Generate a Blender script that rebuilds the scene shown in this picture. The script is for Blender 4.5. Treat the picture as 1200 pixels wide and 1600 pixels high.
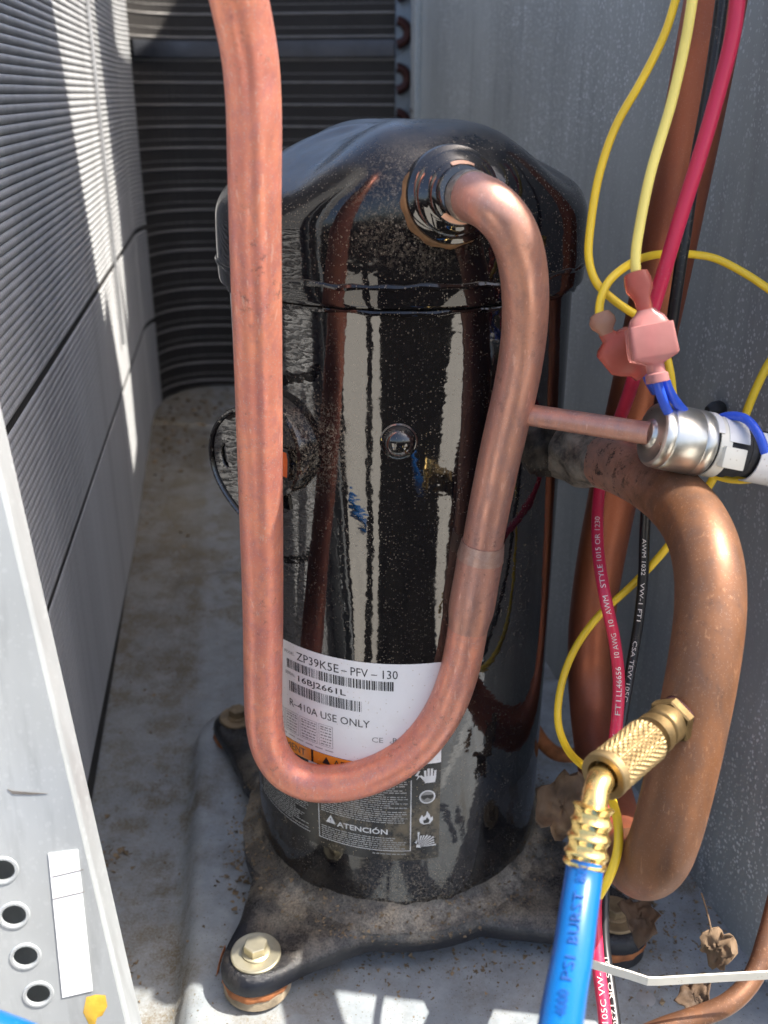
import bpy, bmesh, math, random
from mathutils import Vector, Matrix
from mathutils.geometry import tessellate_polygon
random.seed(7)
for o in list(bpy.data.objects): bpy.data.objects.remove(o)
S = bpy.context.scene
COL = S.collection
V = Vector
# ------------------------------------------------------------------ camera
FPX = 1540.0; PITCH = math.radians(23.0); CAM = V((-.008, -.485, .4166))
cR = V((1, 0, 0)); cU = V((0, math.sin(PITCH), math.cos(PITCH))); cF = V((0, math.cos(PITCH), -math.sin(PITCH)))
cd = bpy.data.cameras.new('camera'); cam = bpy.data.objects.new('camera', cd); COL.objects.link(cam)
cam.location = CAM; cam.rotation_euler = (math.pi/2 - PITCH, 0, 0)
cd.sensor_fit = 'VERTICAL'; cd.sensor_height = 36; cd.lens = 36*FPX/1600
cd.clip_start = .01; cd.clip_end = 200
cd.dof.use_dof = True; cd.dof.focus_distance = .43; cd.dof.aperture_fstop = 12
S.camera = cam
# ------------------------------------------------------------------ daylight
SUN = V((.50, -.07, .86)).normalized()
W = bpy.data.worlds.new('World'); S.world = W; W.use_nodes = True
wn = W.node_tree; bg = wn.nodes['Background']
sky = wn.nodes.new('ShaderNodeTexSky'); sky.sky_type = 'NISHITA'; sky.sun_disc = False; sky.dust_density = 3.5; sky.air_density = .8; sky.ozone_density = .6
sky.sun_elevation = math.asin(SUN.z); sky.sun_rotation = math.atan2(SUN.x, SUN.y)
wn.links.new(sky.outputs[0], bg.inputs[0]); bg.inputs[1].default_value = .13
ld = bpy.data.lights.new('sun', 'SUN'); ld.energy = 4.2; ld.angle = math.radians(.55); ld.color = (1, .95, .87)
lo = bpy.data.objects.new('sun', ld); COL.objects.link(lo); lo.rotation_euler = SUN.to_track_quat('Z', 'Y').to_euler()
S.view_settings.view_transform = 'Standard'; S.view_settings.look = 'None'; S.view_settings.gamma = 1
S.view_settings.exposure = 1.42
S.render.engine = 'CYCLES'
S.cycles.max_bounces = 6; S.cycles.diffuse_bounces = 3; S.cycles.glossy_bounces = 3; S.cycles.use_adaptive_sampling = True; S.cycles.adaptive_threshold = .02; S.cycles.transmission_bounces = 4; S.cycles.caustics_refractive = False

# ------------------------------------------------------------------ geometry helpers
def ray(px, py): return cF + cR*((px-600)/FPX) + cU*((800-py)/FPX)
def at(px, py, d): return CAM + ray(px, py)*d
def on_plane(px, py, p0, n): r = ray(px, py); return CAM + r*((p0-CAM).dot(n)/r.dot(n))
def floor_z(y): return -.035 + .095*max(0, y)
def on_floor(px, py, lift=0):
    r = ray(px, py); t = (-.035+lift-CAM.z)/r.z; p = CAM + r*t
    if p.y > 0:
        t = (-.035+lift+.095*CAM.y-CAM.z)/(r.z-.095*r.y); p = CAM + r*t
    return p
def mk(name, vs, fs, mat=None, parent=None, smooth=True, sharp=35):
    me = bpy.data.meshes.new(name); me.from_pydata([tuple(v) for v in vs], [], fs); me.update()
    bm = bmesh.new(); bm.from_mesh(me); bmesh.ops.recalc_face_normals(bm, faces=bm.faces); bm.to_mesh(me); bm.free()
    return link(name, me, mat, parent, smooth, sharp)
def link(name, me, mat=None, parent=None, smooth=True, sharp=35):
    if smooth:
        for p in me.polygons: p.use_smooth = True
        me.set_sharp_from_angle(angle=math.radians(sharp))
    if mat: me.materials.clear(); me.materials.append(mat)
    o = bpy.data.objects.new(name, me); COL.objects.link(o)
    if parent: o.parent = parent
    return o
def tag(o, label, cat=None, group=None, kind=None):
    if label: o['label'] = label
    if cat: o['category'] = cat
    if group: o['group'] = group
    if kind: o['kind'] = kind
    return o
def thing(name, label, cat, group=None):
    o = bpy.data.objects.new(name, None); COL.objects.link(o); o.empty_display_size = .01
    return tag(o, label, cat, group)
def catmull(pts, n=8):
    pts = [V(p) for p in pts]; P = [pts[0]*2-pts[1]] + pts + [pts[-1]*2-pts[-2]]; out = []
    for i in range(1, len(P)-2):
        p0, p1, p2, p3 = P[i-1:i+3]
        t0 = 0; t1 = t0+max(1e-6, (p1-p0).length)**.5; t2 = t1+max(1e-6, (p2-p1).length)**.5; t3 = t2+max(1e-6, (p3-p2).length)**.5
        for k in range(n):
            t = t1+(t2-t1)*k/n
            A1 = p0*((t1-t)/(t1-t0))+p1*((t-t0)/(t1-t0)); A2 = p1*((t2-t)/(t2-t1))+p2*((t-t1)/(t2-t1)); A3 = p2*((t3-t)/(t3-t2))+p3*((t-t2)/(t3-t2))
            B1 = A1*((t2-t)/(t2-t0))+A2*((t-t0)/(t2-t0)); B2 = A2*((t3-t)/(t3-t1))+A3*((t-t1)/(t3-t1))
            out.append(B1*((t2-t)/(t2-t1))+B2*((t-t1)/(t2-t1)))
    out.append(pts[-1]); return out
def smooth_path(pts, it=2):
    for _ in range(it):
        pts = [pts[0]] + [(pts[i-1]+pts[i]*2+pts[i+1])/4 for i in range(1, len(pts)-1)] + [pts[-1]]
    return pts
def frames(path):
    T = []
    for i in range(len(path)):
        T.append((path[min(i+1, len(path)-1)]-path[max(i-1, 0)]).normalized())
    a = V((0, 0, 1)) if abs(T[0].z) < .9 else V((1, 0, 0))
    n = (a - T[0]*a.dot(T[0])).normalized(); F = []
    for t in T:
        n = (n - t*n.dot(t)).normalized(); F.append((t, n, t.cross(n)))
    return F
def sweep(path, prof_fn, closed_caps=True):
    """prof_fn(i, s) -> list of (a,b) offsets in the (n,b) frame"""
    F = frames(path); vs = []; fs = []; m = None
    for i, (p, (t, n, b)) in enumerate(zip(path, F)):
        pr = prof_fn(i, i/(len(path)-1)); m = len(pr)
        vs += [p + n*x + b*y for x, y in pr]
    for i in range(len(path)-1):
        for k in range(m):
            a, c = i*m+k, i*m+(k+1) % m; fs.append((a, c, c+m, a+m))
    if closed_caps: fs += [tuple(range(m-1, -1, -1)), tuple(range((len(path)-1)*m, len(path)*m))]
    return vs, fs
def circ(r, seg=20): return [(r*math.cos(2*math.pi*k/seg), r*math.sin(2*math.pi*k/seg)) for k in range(seg)]
def tube(name, path, r, mat, parent=None, seg=20):
    rf = r if callable(r) else (lambda s: r)
    vs, fs = sweep(path, lambda i, s: circ(rf(s), seg)); return mk(name, vs, fs, mat, parent)
def basis(axis, up=V((0, 0, 1))):
    a = axis.normalized(); u = up - a*up.dot(a)
    if u.length < 1e-4: u = V((0, 1, 0)) - a*a.y
    u.normalize(); return a, u, a.cross(u)
def lathe_data(prof, org, axis, seg=40, rf=None, up=V((0, 0, 1))):
    """prof: list of (r, h) along axis"""
    a, u, w = basis(axis, up); vs = []; fs = []
    for j, (r, h) in enumerate(prof):
        for k in range(seg):
            t = 2*math.pi*k/seg; rr = rf(r, h, t, j) if rf else r
            vs.append(org + a*h + u*(rr*math.cos(t)) + w*(rr*math.sin(t)))
    for j in range(len(prof)-1):
        for k in range(seg):
            p, q = j*seg+k, j*seg+(k+1) % seg; fs.append((p, q, q+seg, p+seg))
    fs += [tuple(range(seg-1, -1, -1)), tuple(range((len(prof)-1)*seg, len(prof)*seg))]
    return vs, fs
def lathe(name, prof, org, axis, mat, parent=None, seg=40, rf=None, sharp=35, up=V((0, 0, 1))):
    vs, fs = lathe_data(prof, org, axis, seg, rf, up); return mk(name, vs, fs, mat, parent, True, sharp)
def hexnut(name, r, h0, h1, org, axis, mat, parent, up=V((0, 0, 1))):
    c = r*.07
    return lathe(name, [(r-c, h0), (r, h0+c), (r, h1-c), (r-c, h1)], org, axis, mat, parent, 6, None, 25, up)
def box(name, org, ax, ay, az, mat, parent=None, bev=0):
    """box centred on org with half-axis vectors"""
    vs = [org+ax*i+ay*j+az*k for i in (-1, 1) for j in (-1, 1) for k in (-1, 1)]
    fs = [(0, 1, 3, 2), (4, 6, 7, 5), (0, 4, 5, 1), (2, 3, 7, 6), (0, 2, 6, 4), (1, 5, 7, 3)]
    o = mk(name, vs, fs, mat, parent, False)
    if bev:
        bm = bmesh.new(); bm.from_mesh(o.data); bmesh.ops.bevel(bm, geom=bm.edges[:], offset=bev, segments=2, affect='EDGES', profile=.6)
        bm.to_mesh(o.data); bm.free()
        for p in o.data.polygons: p.use_smooth = True
        o.data.set_sharp_from_angle(angle=math.radians(40))
    return o
def plate(name, outer, holes, thick, fn, mat, parent=None, bevel=0):
    """flat plate with holes (2D lists) mapped to 3D by fn(u,v,w)"""
    c = bpy.data.curves.new('t', 'CURVE'); c.dimensions = '2D'; c.fill_mode = 'BOTH'; c.extrude = thick/2; c.bevel_depth = bevel
    SC = 100.0; c.extrude *= SC; c.bevel_depth *= SC
    for loop in [outer]+holes:
        sp = c.splines.new('POLY'); sp.points.add(len(loop)-1); sp.use_cyclic_u = True
        for q, (u, v) in zip(sp.points, loop): q.co = (u*SC, v*SC, 0, 1)
    ob = bpy.data.objects.new('t', c); COL.objects.link(ob); dg = bpy.context.evaluated_depsgraph_get()
    me = bpy.data.meshes.new_from_object(ob.evaluated_get(dg))
    vs = [fn(v.co.x/SC, v.co.y/SC, v.co.z/SC) for v in me.vertices]; fs = [tuple(p.vertices) for p in me.polygons]
    bpy.data.objects.remove(ob); bpy.data.curves.remove(c); bpy.data.meshes.remove(me)
    return mk(name, vs, fs, mat, parent, True, 30)
_tc = {}
def text_geo(body, bold=0):
    if (body, bold) in _tc: return _tc[(body, bold)]
    c = bpy.data.curves.new('t', 'FONT'); c.body = body; c.size = 1; c.resolution_u = 2; c.offset = bold
    ob = bpy.data.objects.new('t', c); COL.objects.link(ob); dg = bpy.context.evaluated_depsgraph_get()
    me = bpy.data.meshes.new_from_object(ob.evaluated_get(dg))
    vs = [(v.co.x, v.co.y) for v in me.vertices]; fs = [tuple(p.vertices) for p in me.polygons]
    bpy.data.objects.remove(ob); bpy.data.curves.remove(c); bpy.data.meshes.remove(me)
    x0 = min(v[0] for v in vs); vs = [(x-x0, y) for x, y in vs]
    _tc[(body, bold)] = (vs, fs, max(v[0] for v in vs)); return _tc[(body, bold)]
def text(name, body, fn, u0, v0, cap, width, mat, parent, bold=0):
    """cap height and total width in metres; fn(u,v) -> point"""
    vs, fs, w = text_geo(body, bold); sx = width/w; sy = cap/.70
    return mk(name, [fn(u0+x*sx, v0+y*sy) for x, y in vs], fs, mat, parent, False)

# ------------------------------------------------------------------ materials
class Mat:
    def __init__(s, name):
        s.m = bpy.data.materials.new(name); s.m.use_nodes = True; s.nt = s.m.node_tree; s.b = s.nt.nodes['Principled BSDF']
        s.tc = s.nt.nodes.new('ShaderNodeTexCoord')
    def n(s, t, **k):
        nd = s.nt.nodes.new(t)
        for a, b in k.items():
            if a.startswith('_'): setattr(nd, a[1:], b)
            else: s.put(nd, a, b)
        return nd
    def put(s, nd, key, val):
        i = nd.inputs[int(key[1:])] if key[0] == 'i' and key[1:].isdigit() else nd.inputs[key.replace('__', ' ')]
        if hasattr(val, 'is_linked'): s.nt.links.new(val, i)
        elif isinstance(val, (tuple, list)) and len(val) == 3 and i.type == 'RGBA': i.default_value = (*val, 1)
        else: i.default_value = val
    def set(s, **k):
        for a, b in k.items(): s.put(s.b, a, b)
        return s
    def vec(s, sc=(1, 1, 1), rot=(0, 0, 0)):
        return s.n('ShaderNodeMapping', Vector=s.tc.outputs['Object'], Scale=sc, Rotation=rot).outputs[0]
    def noise(s, scale, detail=3, rough=.5, v=None):
        return s.n('ShaderNodeTexNoise', Vector=v or s.tc.outputs['Object'], Scale=scale, Detail=detail, Roughness=rough).outputs['Fac']
    def ramp(s, fac, a, b, ca=(0, 0, 0), cb=(1, 1, 1), mid=None):
        r = s.n('ShaderNodeValToRGB', Fac=fac); e = r.color_ramp.elements
        e[0].position = a; e[0].color = (*ca, 1); e[1].position = b; e[1].color = (*cb, 1)
        if mid: x = e.new(mid[0]); x.color = (*mid[1], 1)
        return r.outputs[0]
    def mix(s, f, a, b, mode='MIX'):
        x = s.n('ShaderNodeMix', _data_type='RGBA', _blend_type=mode)
        s.put(x, 'i0', f); s.put(x, 'i6', a); s.put(x, 'i7', b); return x.outputs[2]
    def math(s, op, a, b=0.):
        x = s.n('ShaderNodeMath', _operation=op); s.put(x, 'i0', a); s.put(x, 'i1', b); return x.outputs[0]
    def specks(s, scale, size, keep, v=None):
        """scattered dots: voronoi cells, only some of them, radius 'size' of a cell"""
        x = s.n('ShaderNodeTexVoronoi', Vector=v or s.tc.outputs['Object'], Scale=scale)
        d = s.math('LESS_THAN', x.outputs['Distance'], size)
        sep = s.n('ShaderNodeSeparateColor', Color=x.outputs['Color'])
        return s.math('MULTIPLY', d, s.math('LESS_THAN', sep.outputs[0], keep))
    def bump(s, h, strength, dist=.001, prev=None):
        x = s.n('ShaderNodeBump', Height=h, Strength=strength, Distance=dist)
        if prev: s.put(x, 'Normal', prev)
        s.put(s.b, 'Normal', x.outputs[0]); return x.outputs[0]
    def upness(s, a, b):
        g = s.n('ShaderNodeNewGeometry'); z = s.n('ShaderNodeSeparateXYZ', Vector=g.outputs['Normal']).outputs[2]
        return s.n('ShaderNodeMapRange', Value=z, **{'From__Min': a, 'From__Max': b}).outputs[0]
def simple(name, col, rough=.5, metal=0., spec=.5, nz=0., scale=300, var=.25):
    m = Mat(name)
    c = m.mix(m.ramp(m.noise(scale*.3, 4), .3, .7), tuple(x*(1-var) for x in col), tuple(min(1, x*(1+var)) for x in col))
    m.set(Base__Color=c, Roughness=m.ramp(m.noise(scale, 3), .2, .8, (rough*.8,)*3, (min(1, rough*1.25),)*3), Metallic=metal)
    m.b.inputs['Specular IOR Level'].default_value = spec
    if nz: m.bump(m.noise(scale, 4), nz, .0006)
    return m.m
MT = {}
# glossy black enamel with grime specks
def enamel(name, dust=.5, wave=.16, ior=1.8, clump=()):
    m = Mat(name)
    sp = m.math('MAXIMUM', m.specks(520, .2, .32), m.specks(1100, .26, .30))
    patch = m.ramp(m.noise(26, 4, .65), .42, .72)
    sp = m.math('MULTIPLY', sp, m.math('ADD', m.math('MULTIPLY', patch, .65), .25))
    fuzz = m.math('MULTIPLY', m.ramp(m.noise(520, 6, .8), .52, .72), m.math('MULTIPLY', m.ramp(m.noise(30, 5, .7), .55, .8), dust*.6))
    up = m.math('MULTIPLY', m.upness(.2, .95), m.math('MULTIPLY', m.ramp(m.noise(160, 6, .7), .35, .75), .16))
    d = m.math('MINIMUM', m.math('ADD', m.math('ADD', m.math('MULTIPLY', sp, dust), fuzz), up), 1.)
    for c_, rad in clump:
        dv = m.n('ShaderNodeVectorMath', _operation='DISTANCE'); m.nt.links.new(m.tc.outputs['Object'], dv.inputs[0]); dv.inputs[1].default_value = c_
        k = m.n('ShaderNodeMapRange', Value=dv.outputs['Value'], **{'From__Min': rad, 'From__Max': rad*.2}).outputs[0]
        d = m.math('MINIMUM', m.math('ADD', d, m.math('MULTIPLY', k, m.math('MULTIPLY', m.ramp(m.noise(650, 6, .8), .48, .66), .7))), 1.)
    streak = m.ramp(m.noise(90, 4, .6, m.vec((1, 1, .06))), .45, .8)
    base = m.mix(m.math('MULTIPLY', streak, .35), (.0045, .0045, .006), (.012, .0115, .011))
    m.set(Base__Color=m.mix(d, base, (.30, .25, .18)), Roughness=m.math('ADD', m.math('ADD', m.math('MULTIPLY', d, .6), m.math('MULTIPLY', m.upness(.3, .9), .22)), m.ramp(m.noise(60, 3), .3, .8, (.03,)*3, (.08,)*3)))
    b = m.bump(m.noise(34, 2, .4, m.vec((1, 1, .28))), wave, .004)
    b = m.bump(m.noise(110, 2, .5, m.vec((1, 1, 1.5))), .10, .0010, b)
    m.b.inputs['IOR'].default_value = ior
    return m.m
MT['enamel'] = enamel('black_enamel', .55, .16, 1.8, ((at(505, 690, .44), .028), (at(640, 1425, .52), .045)))
MT['enamel_cap'] = enamel('black_enamel_dusty', .85, .08, 1.55, ((at(655, 320, .385), .032), (at(478, 690, .44), .040)))
def plate_mat():
    m = Mat('black_plate_dirty')
    g = m.ramp(m.noise(40, 6, .7), .44, .60)
    f = m.ramp(m.noise(900, 6, .85), .40, .60)
    # grime collects in the ring round the foot of the shell
    sep = m.n('ShaderNodeSeparateXYZ', Vector=m.tc.outputs['Object'])
    rr = m.math('SQRT', m.math('ADD', m.math('POWER', sep.outputs[0], 2.), m.math('POWER', sep.outputs[1], 2.)))
    ring = m.n('ShaderNodeMapRange', Value=rr, **{'From__Min': .122, 'From__Max': .086}).outputs[0]
    d = m.math('MINIMUM', m.math('MULTIPLY', m.math('ADD', m.math('MULTIPLY', g, .12), m.math('MULTIPLY', ring, m.math('ADD', m.math('MULTIPLY', g, .70), .30))), m.math('ADD', m.math('MULTIPLY', f, .75), .28)), 1.)
    d = m.math('MULTIPLY', d, m.upness(.05, .75))
    m.set(Base__Color=m.mix(d, (.007, .008, .012), m.mix(m.ramp(m.noise(70, 4), .4, .6), (.46, .38, .27), (.38, .34, .27))), Roughness=m.math('ADD', m.math('MULTIPLY', d, .55), .22))
    m.bump(m.noise(420, 6, .75), .55, .0012); return m.m
MT['plate'] = plate_mat()
def copper(name, a, b, c, rough, metal=.85, dust=.15, sc=22, stretch=(1, 1, .35), spk=(.62, .5, .42), soot=None, ox=0., blend=False):
    m = Mat(name)
    n1 = m.noise(sc, 5, .6, m.vec(stretch)); n2 = m.noise(sc*3.5, 5, .7, m.vec(stretch))
    col = m.mix(m.ramp(n1, .35, .65), a, b); col = m.mix(m.math('MULTIPLY', m.ramp(n2, .45, .75), .75), col, c)
    if blend:   # the tarnish turns from pink to brown along the right-hand leg
        sx = m.n('ShaderNodeSeparateXYZ', Vector=m.tc.outputs['Object']).outputs[0]
        xf = m.n('ShaderNodeMapRange', Value=m.math('ADD', sx, m.math('MULTIPLY', m.math('SUBTRACT', n1, .5), .05)), **{'From__Min': .002, 'From__Max': .045}).outputs[0]
        col = m.mix(xf, col, m.mix(m.ramp(n2, .35, .65), (.66, .34, .24), (.46, .25, .20)))
    if ox:
        o1 = m.math('MULTIPLY', m.ramp(m.noise(240, 5, .75), .56, .70), m.ramp(m.noise(28, 3), .42, .62))
        scr = m.math('MULTIPLY', m.ramp(m.noise(120, 2, .5, m.vec((5, 5, .7), (.3, .5, .2))), .66, .70), .5)
        col = m.mix(m.math('MULTIPLY', o1, ox), col, (.15, .075, .07) if not soot else (.07, .042, .035)); col = m.mix(m.math('MULTIPLY', scr, ox), col, (.92, .58, .46) if not soot else (.45, .24, .13))
    if soot:
        dv = m.n('ShaderNodeVectorMath', _operation='DISTANCE'); m.nt.links.new(m.tc.outputs['Object'], dv.inputs[0]); dv.inputs[1].default_value = soot
        ds = m.math('ADD', dv.outputs['Value'], m.math('MULTIPLY', m.math('SUBTRACT', m.noise(70, 5, .7), .5), .07))
        k = m.n('ShaderNodeMapRange', Value=ds, **{'From__Min': .085, 'From__Max': .03}).outputs[0]
        burnt = m.mix(m.ramp(m.noise(45, 5, .7), .4, .62), (.62, .31, .22), (.40, .26, .21))
        burnt = m.mix(m.ramp(m.noise(190, 6, .8), .53, .62), burnt, (.06, .05, .05))
        col = m.mix(k, col, burnt)
    sp = m.math('MAXIMUM', m.specks(1700, .3, .22), m.specks(1000, .18, .15))
    d = m.math('MULTIPLY', m.math('MAXIMUM', sp, m.ramp(m.noise(700, 4, .8), .6, .8)), dust)
    m.set(Base__Color=m.mix(d, col, spk), Metallic=m.math('SUBTRACT', metal, m.math('MULTIPLY', d, .6)),
          Roughness=m.ramp(m.noise(sc*2, 4), .3, .7, (rough*.8,)*3, (rough*1.3,)*3))
    m.bump(m.noise(600, 4), .12, .0004, m.bump(m.noise(60, 2), .1, .001)); return m.m
MT['copper_pink'] = copper('copper_pink', (.86, .335, .21), (.72, .26, .19), (.50, .21, .22), .42, .55, .75, 60, (1, 1, .6), ox=.75, blend=True)
MT['copper_bright'] = copper('copper_bright', (.66, .34, .24), (.50, .26, .20), (.34, .22, .21), .40, .62, .45, 50, ox=.7)
MT['copper_brown'] = copper('copper_brown', (.25, .11, .05), (.185, .09, .05), (.13, .08, .06), .50, .55, .16, 36, soot=at(880, 706, .47), ox=.75)
MT['copper_dark'] = copper('copper_dark', (.40, .13, .06), (.34, .10, .055), (.25, .09, .06), .45, .6, .15)
MT['copper_sooty'] = copper('copper_sooty', (.58, .28, .19), (.34, .20, .16), (.10, .08, .07), .55, .5, .7, 45, (1, 1, 1), (.45, .28, .2))
MT['braze'] = copper('braze_grey', (.40, .37, .32), (.09, .08, .075), (.52, .42, .33), .42, .6, .3, 120, (1, 1, 1))
MT['braze_pale'] = copper('braze_pale', (.56, .36, .28), (.42, .27, .22), (.58, .44, .38), .4, .7, .3, 80, (1, 1, 1))
MT['purple'] = simple('heat_purple', (.035, .012, .012), .75, .0, spec=.2, nz=.5, var=.5)
MT['bare_copper'] = simple('bare_copper', (.85, .50, .34), .5, .5, nz=.3)
MT['brass'] = simple('brass', (.70, .50, .20), .28, .95, nz=.08, var=.12)
MT['brass_knurl'] = simple('brass_knurl', (.30, .215, .105), .52, .85, nz=.05, var=.12)
MT['brass_dark'] = simple('brass_dull', (.17, .115, .05), .5, .8, nz=.3, var=.5)
MT['gold'] = simple('gilt_brass', (.95, .66, .24), .25, .95, nz=.06, var=.1)
MT['zinc'] = simple('zinc_yellow', (.52, .47, .33), .36, .75, nz=.15, var=.15)
MT['zinc_rusty'] = simple('rusty_zinc', (.26, .19, .11), .55, .5, nz=.4, var=.5)
MT['steel'] = simple('bright_steel', (.66, .64, .58), .32, .95, nz=.04, var=.08)
MT['rust'] = simple('rust', (.36, .13, .045), .8, .1, nz=.6, var=.5)
MT['rust_dusty'] = simple('dusty_rust', (.25, .14, .06), .8, nz=.7, var=.6)
MT['rubber'] = simple('rubber', (.02, .02, .022), .6, nz=.2)
MT['grey_rubber'] = simple('grey_rubber', (.25, .25, .25), .7, nz=.2)
MT['sleeve'] = simple('dirty_sleeve', (.34, .27, .18), .7, .1, nz=.5, var=.5)
MT['yellow'] = simple('yellow_insulation', (.90, .60, .03), .35, nz=.03, scale=120, var=.12)
MT['yellow_pale'] = simple('pale_yellow_insulation', (.94, .76, .18), .35, nz=.03, scale=120, var=.08)
def dusty_wire(name, col, dcol):
    m = Mat(name); d = m.math('MULTIPLY', m.ramp(m.noise(700, 5, .8), .56, .74), m.ramp(m.noise(35, 3), .45, .7))
    m.set(Base__Color=m.mix(d, col, dcol), Roughness=m.math('ADD', m.math('MULTIPLY', d, .4), .32)); return m.m
MT['red'] = dusty_wire('red_insulation', (.62, .025, .075), (.55, .35, .3))
MT['black_wire'] = dusty_wire('black_insulation', (.012, .012, .013), (.25, .22, .18))
MT['blue'] = dusty_wire('blue_insulation', (.03, .10, .62), (.4, .4, .6))
MT['wire_print'] = simple('pale_print', (.75, .68, .62), .6)
MT['hose'] = dusty_wire('blue_hose', (.003, .105, .34), (.05, .25, .6))
MT['hose_print'] = simple('dark_blue_print', (.004, .055, .24), .5)
def nylon(name, col, sss=.0):
    m = Mat(name); m.set(Base__Color=m.mix(m.ramp(m.noise(120, 4), .3, .7), col, tuple(x*.82 for x in col)), Roughness=.24)
    m.b.inputs['Transmission Weight'].default_value = .6
    m.b.inputs['IOR'].default_value = 1.3
    m.b.inputs['Subsurface Weight'].default_value = .0; m.b.inputs['Subsurface Radius'].default_value = (.006, .003, .002); m.b.inputs['Subsurface Scale'].default_value = .5
    m.bump(m.noise(180, 3), .15, .0006); return m.m
MT['nylon'] = nylon('pink_nylon', (.95, .42, .38))
MT['nylon_red'] = nylon('red_nylon', (.92, .24, .17))
MT['nylon_tan'] = nylon('tan_nylon', (.88, .48, .32))
MT['white_print'] = simple('white_print', (.62, .62, .62), .5)
def paper(name, col, dirt=.25):
    m = Mat(name); d = m.math('MULTIPLY', m.ramp(m.noise(40, 5, .7), .5, .75), dirt)
    d = m.math('MAXIMUM', d, m.math('MULTIPLY', m.specks(700, .22, .2), .5))
    m.set(Base__Color=m.mix(d, col, (.38, .30, .18)), Roughness=m.math('ADD', .22, m.math('MULTIPLY', d, .5))); m.bump(m.noise(60, 2), .05, .001); return m.m
MT['label_white'] = paper('label_white', (.80, .80, .80), .12)
MT['label_black'] = paper('label_black', (.016, .016, .016), .55)
MT['label_orange'] = paper('label_orange', (.80, .28, .03), .2)
MT['ink'] = simple('label_ink', (.02, .02, .02), .4)
MT['ink_grey'] = simple('label_ink_grey', (.22, .22, .21), .4)
MT['tape'] = paper('white_tape', (.78, .76, .72), .25)
MT['tie'] = paper('cable_tie_nylon', (.78, .74, .62), .15)
MT['orange_seal'] = simple('orange_seal', (.95, .14, .015), .5)
MT['leaf'] = simple('dry_leaf', (.14, .09, .05), .8, nz=.9, var=.45, scale=200)
MT['leaf_dark'] = simple('dark_leaf', (.075, .045, .025), .8, nz=.8, var=.45, scale=200)
MT['dirt'] = simple('crumbs', (.20, .145, .085), .9, nz=.6, var=.6)
ca_, sa_ = math.cos(math.radians(8)), math.sin(math.radians(8))
def pan():
    m = Mat('painted_pan')
    big = m.ramp(m.noise(9, 5, .6), .42, .66); med = m.ramp(m.noise(38, 6, .72), .46, .66); fine = m.ramp(m.noise(700, 6, .85), .40, .62)
    sep = m.n('ShaderNodeSeparateXYZ', Vector=m.tc.outputs['Object'])
    back = m.n('ShaderNodeMapRange', Value=sep.outputs[1], **{'From__Min': .02, 'From__Max': .40}).outputs[0]
    d = m.math('ADD', m.math('MULTIPLY', m.math('ADD', m.math('MULTIPLY', big, med), m.math('MULTIPLY', med, .2)), .8), m.math('MULTIPLY', back, m.math('ADD', m.math('MULTIPLY', med, .25), .55)))
    uu = m.math('ADD', m.math('MULTIPLY', sep.outputs[0], ca_), m.math('MULTIPLY', sep.outputs[1], sa_))
    chan = m.n('ShaderNodeMapRange', Value=uu, **{'From__Min': -.124, 'From__Max': -.134}).outputs[0]
    d = m.math('ADD', d, m.math('MULTIPLY', chan, m.math('ADD', m.math('MULTIPLY', med, .35), .38)))
    d = m.math('ADD', d, m.math('MULTIPLY', m.ramp(m.noise(24, 7, .75), .5, .72), .6))
    d = m.math('MINIMUM', m.math('MULTIPLY', d, m.math('ADD', m.math('MULTIPLY', fine, .9), .3)), 1.)
    paint = m.mix(m.ramp(m.noise(60, 5, .7), .35, .65), (.23, .255, .27), (.32, .345, .36))
    paint = m.mix(m.math('MAXIMUM', m.specks(260, .16, .25), m.specks(800, .22, .3)), paint, (.14, .125, .10))
    soil = m.mix(m.ramp(m.noise(15, 4), .4, .6), (.135, .11, .072), (.18, .155, .112))
    soil = m.mix(m.math('MULTIPLY', m.ramp(m.noise(90, 5, .7), .55, .72), .6), soil, (.14, .105, .065))
    m.set(Base__Color=m.mix(d, paint, soil), Roughness=m.math('ADD', .38, m.math('MULTIPLY', d, .45)))
    m.bump(m.noise(350, 6, .75), .3, .0008, m.bump(m.noise(20, 3), .2, .004)); return m.m
MT['pan'] = pan()
def galv(name, col, rough, metal, spk=.9, dense=.25):
    m = Mat(name)
    n = m.ramp(m.noise(14, 5, .6, m.vec((1, 1, .25))), .3, .7); c = m.mix(n, tuple(x*.8 for x in col), tuple(x*1.15 for x in col))
    mask = m.ramp(m.noise(9, 3), .4, .65)
    sp = m.math('MAXIMUM', m.specks(330, .30, dense), m.specks(650, .28, dense*1.3, m.vec((1, 1, .6))))
    sp = m.math('MAXIMUM', sp, m.specks(150, .12, dense*.7, m.vec((1, 1, .55))))
    sp = m.math('MULTIPLY', m.math('MULTIPLY', sp, m.math('ADD', .25, mask)), spk)
    st = m.math('MULTIPLY', m.ramp(m.noise(120, 4, .6, m.vec((1, 1, .05))), .5, .8), .3)
    m.set(Base__Color=m.mix(sp, m.mix(st, c, (.10, .10, .10)), (.62, .64, .64)), Metallic=m.math('MULTIPLY', m.math('SUBTRACT', 1., sp), metal),
          Roughness=m.math('ADD', rough, m.math('MULTIPLY', sp, .3)))
    m.bump(m.noise(8, 2), .15, .01, m.bump(m.noise(400, 4), .08, .0004)); return m.m
MT['panel'] = galv('galvanised_panel', (.345, .365, .36), .45, .25, 1., .45)
MT['post'] = galv('galvanised_post', (.50, .525, .53), .40, .45, .12, .3)
MT['endplate'] = galv('galvanised_endplate', (.20, .23, .26), .4, .5, .2)
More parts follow.
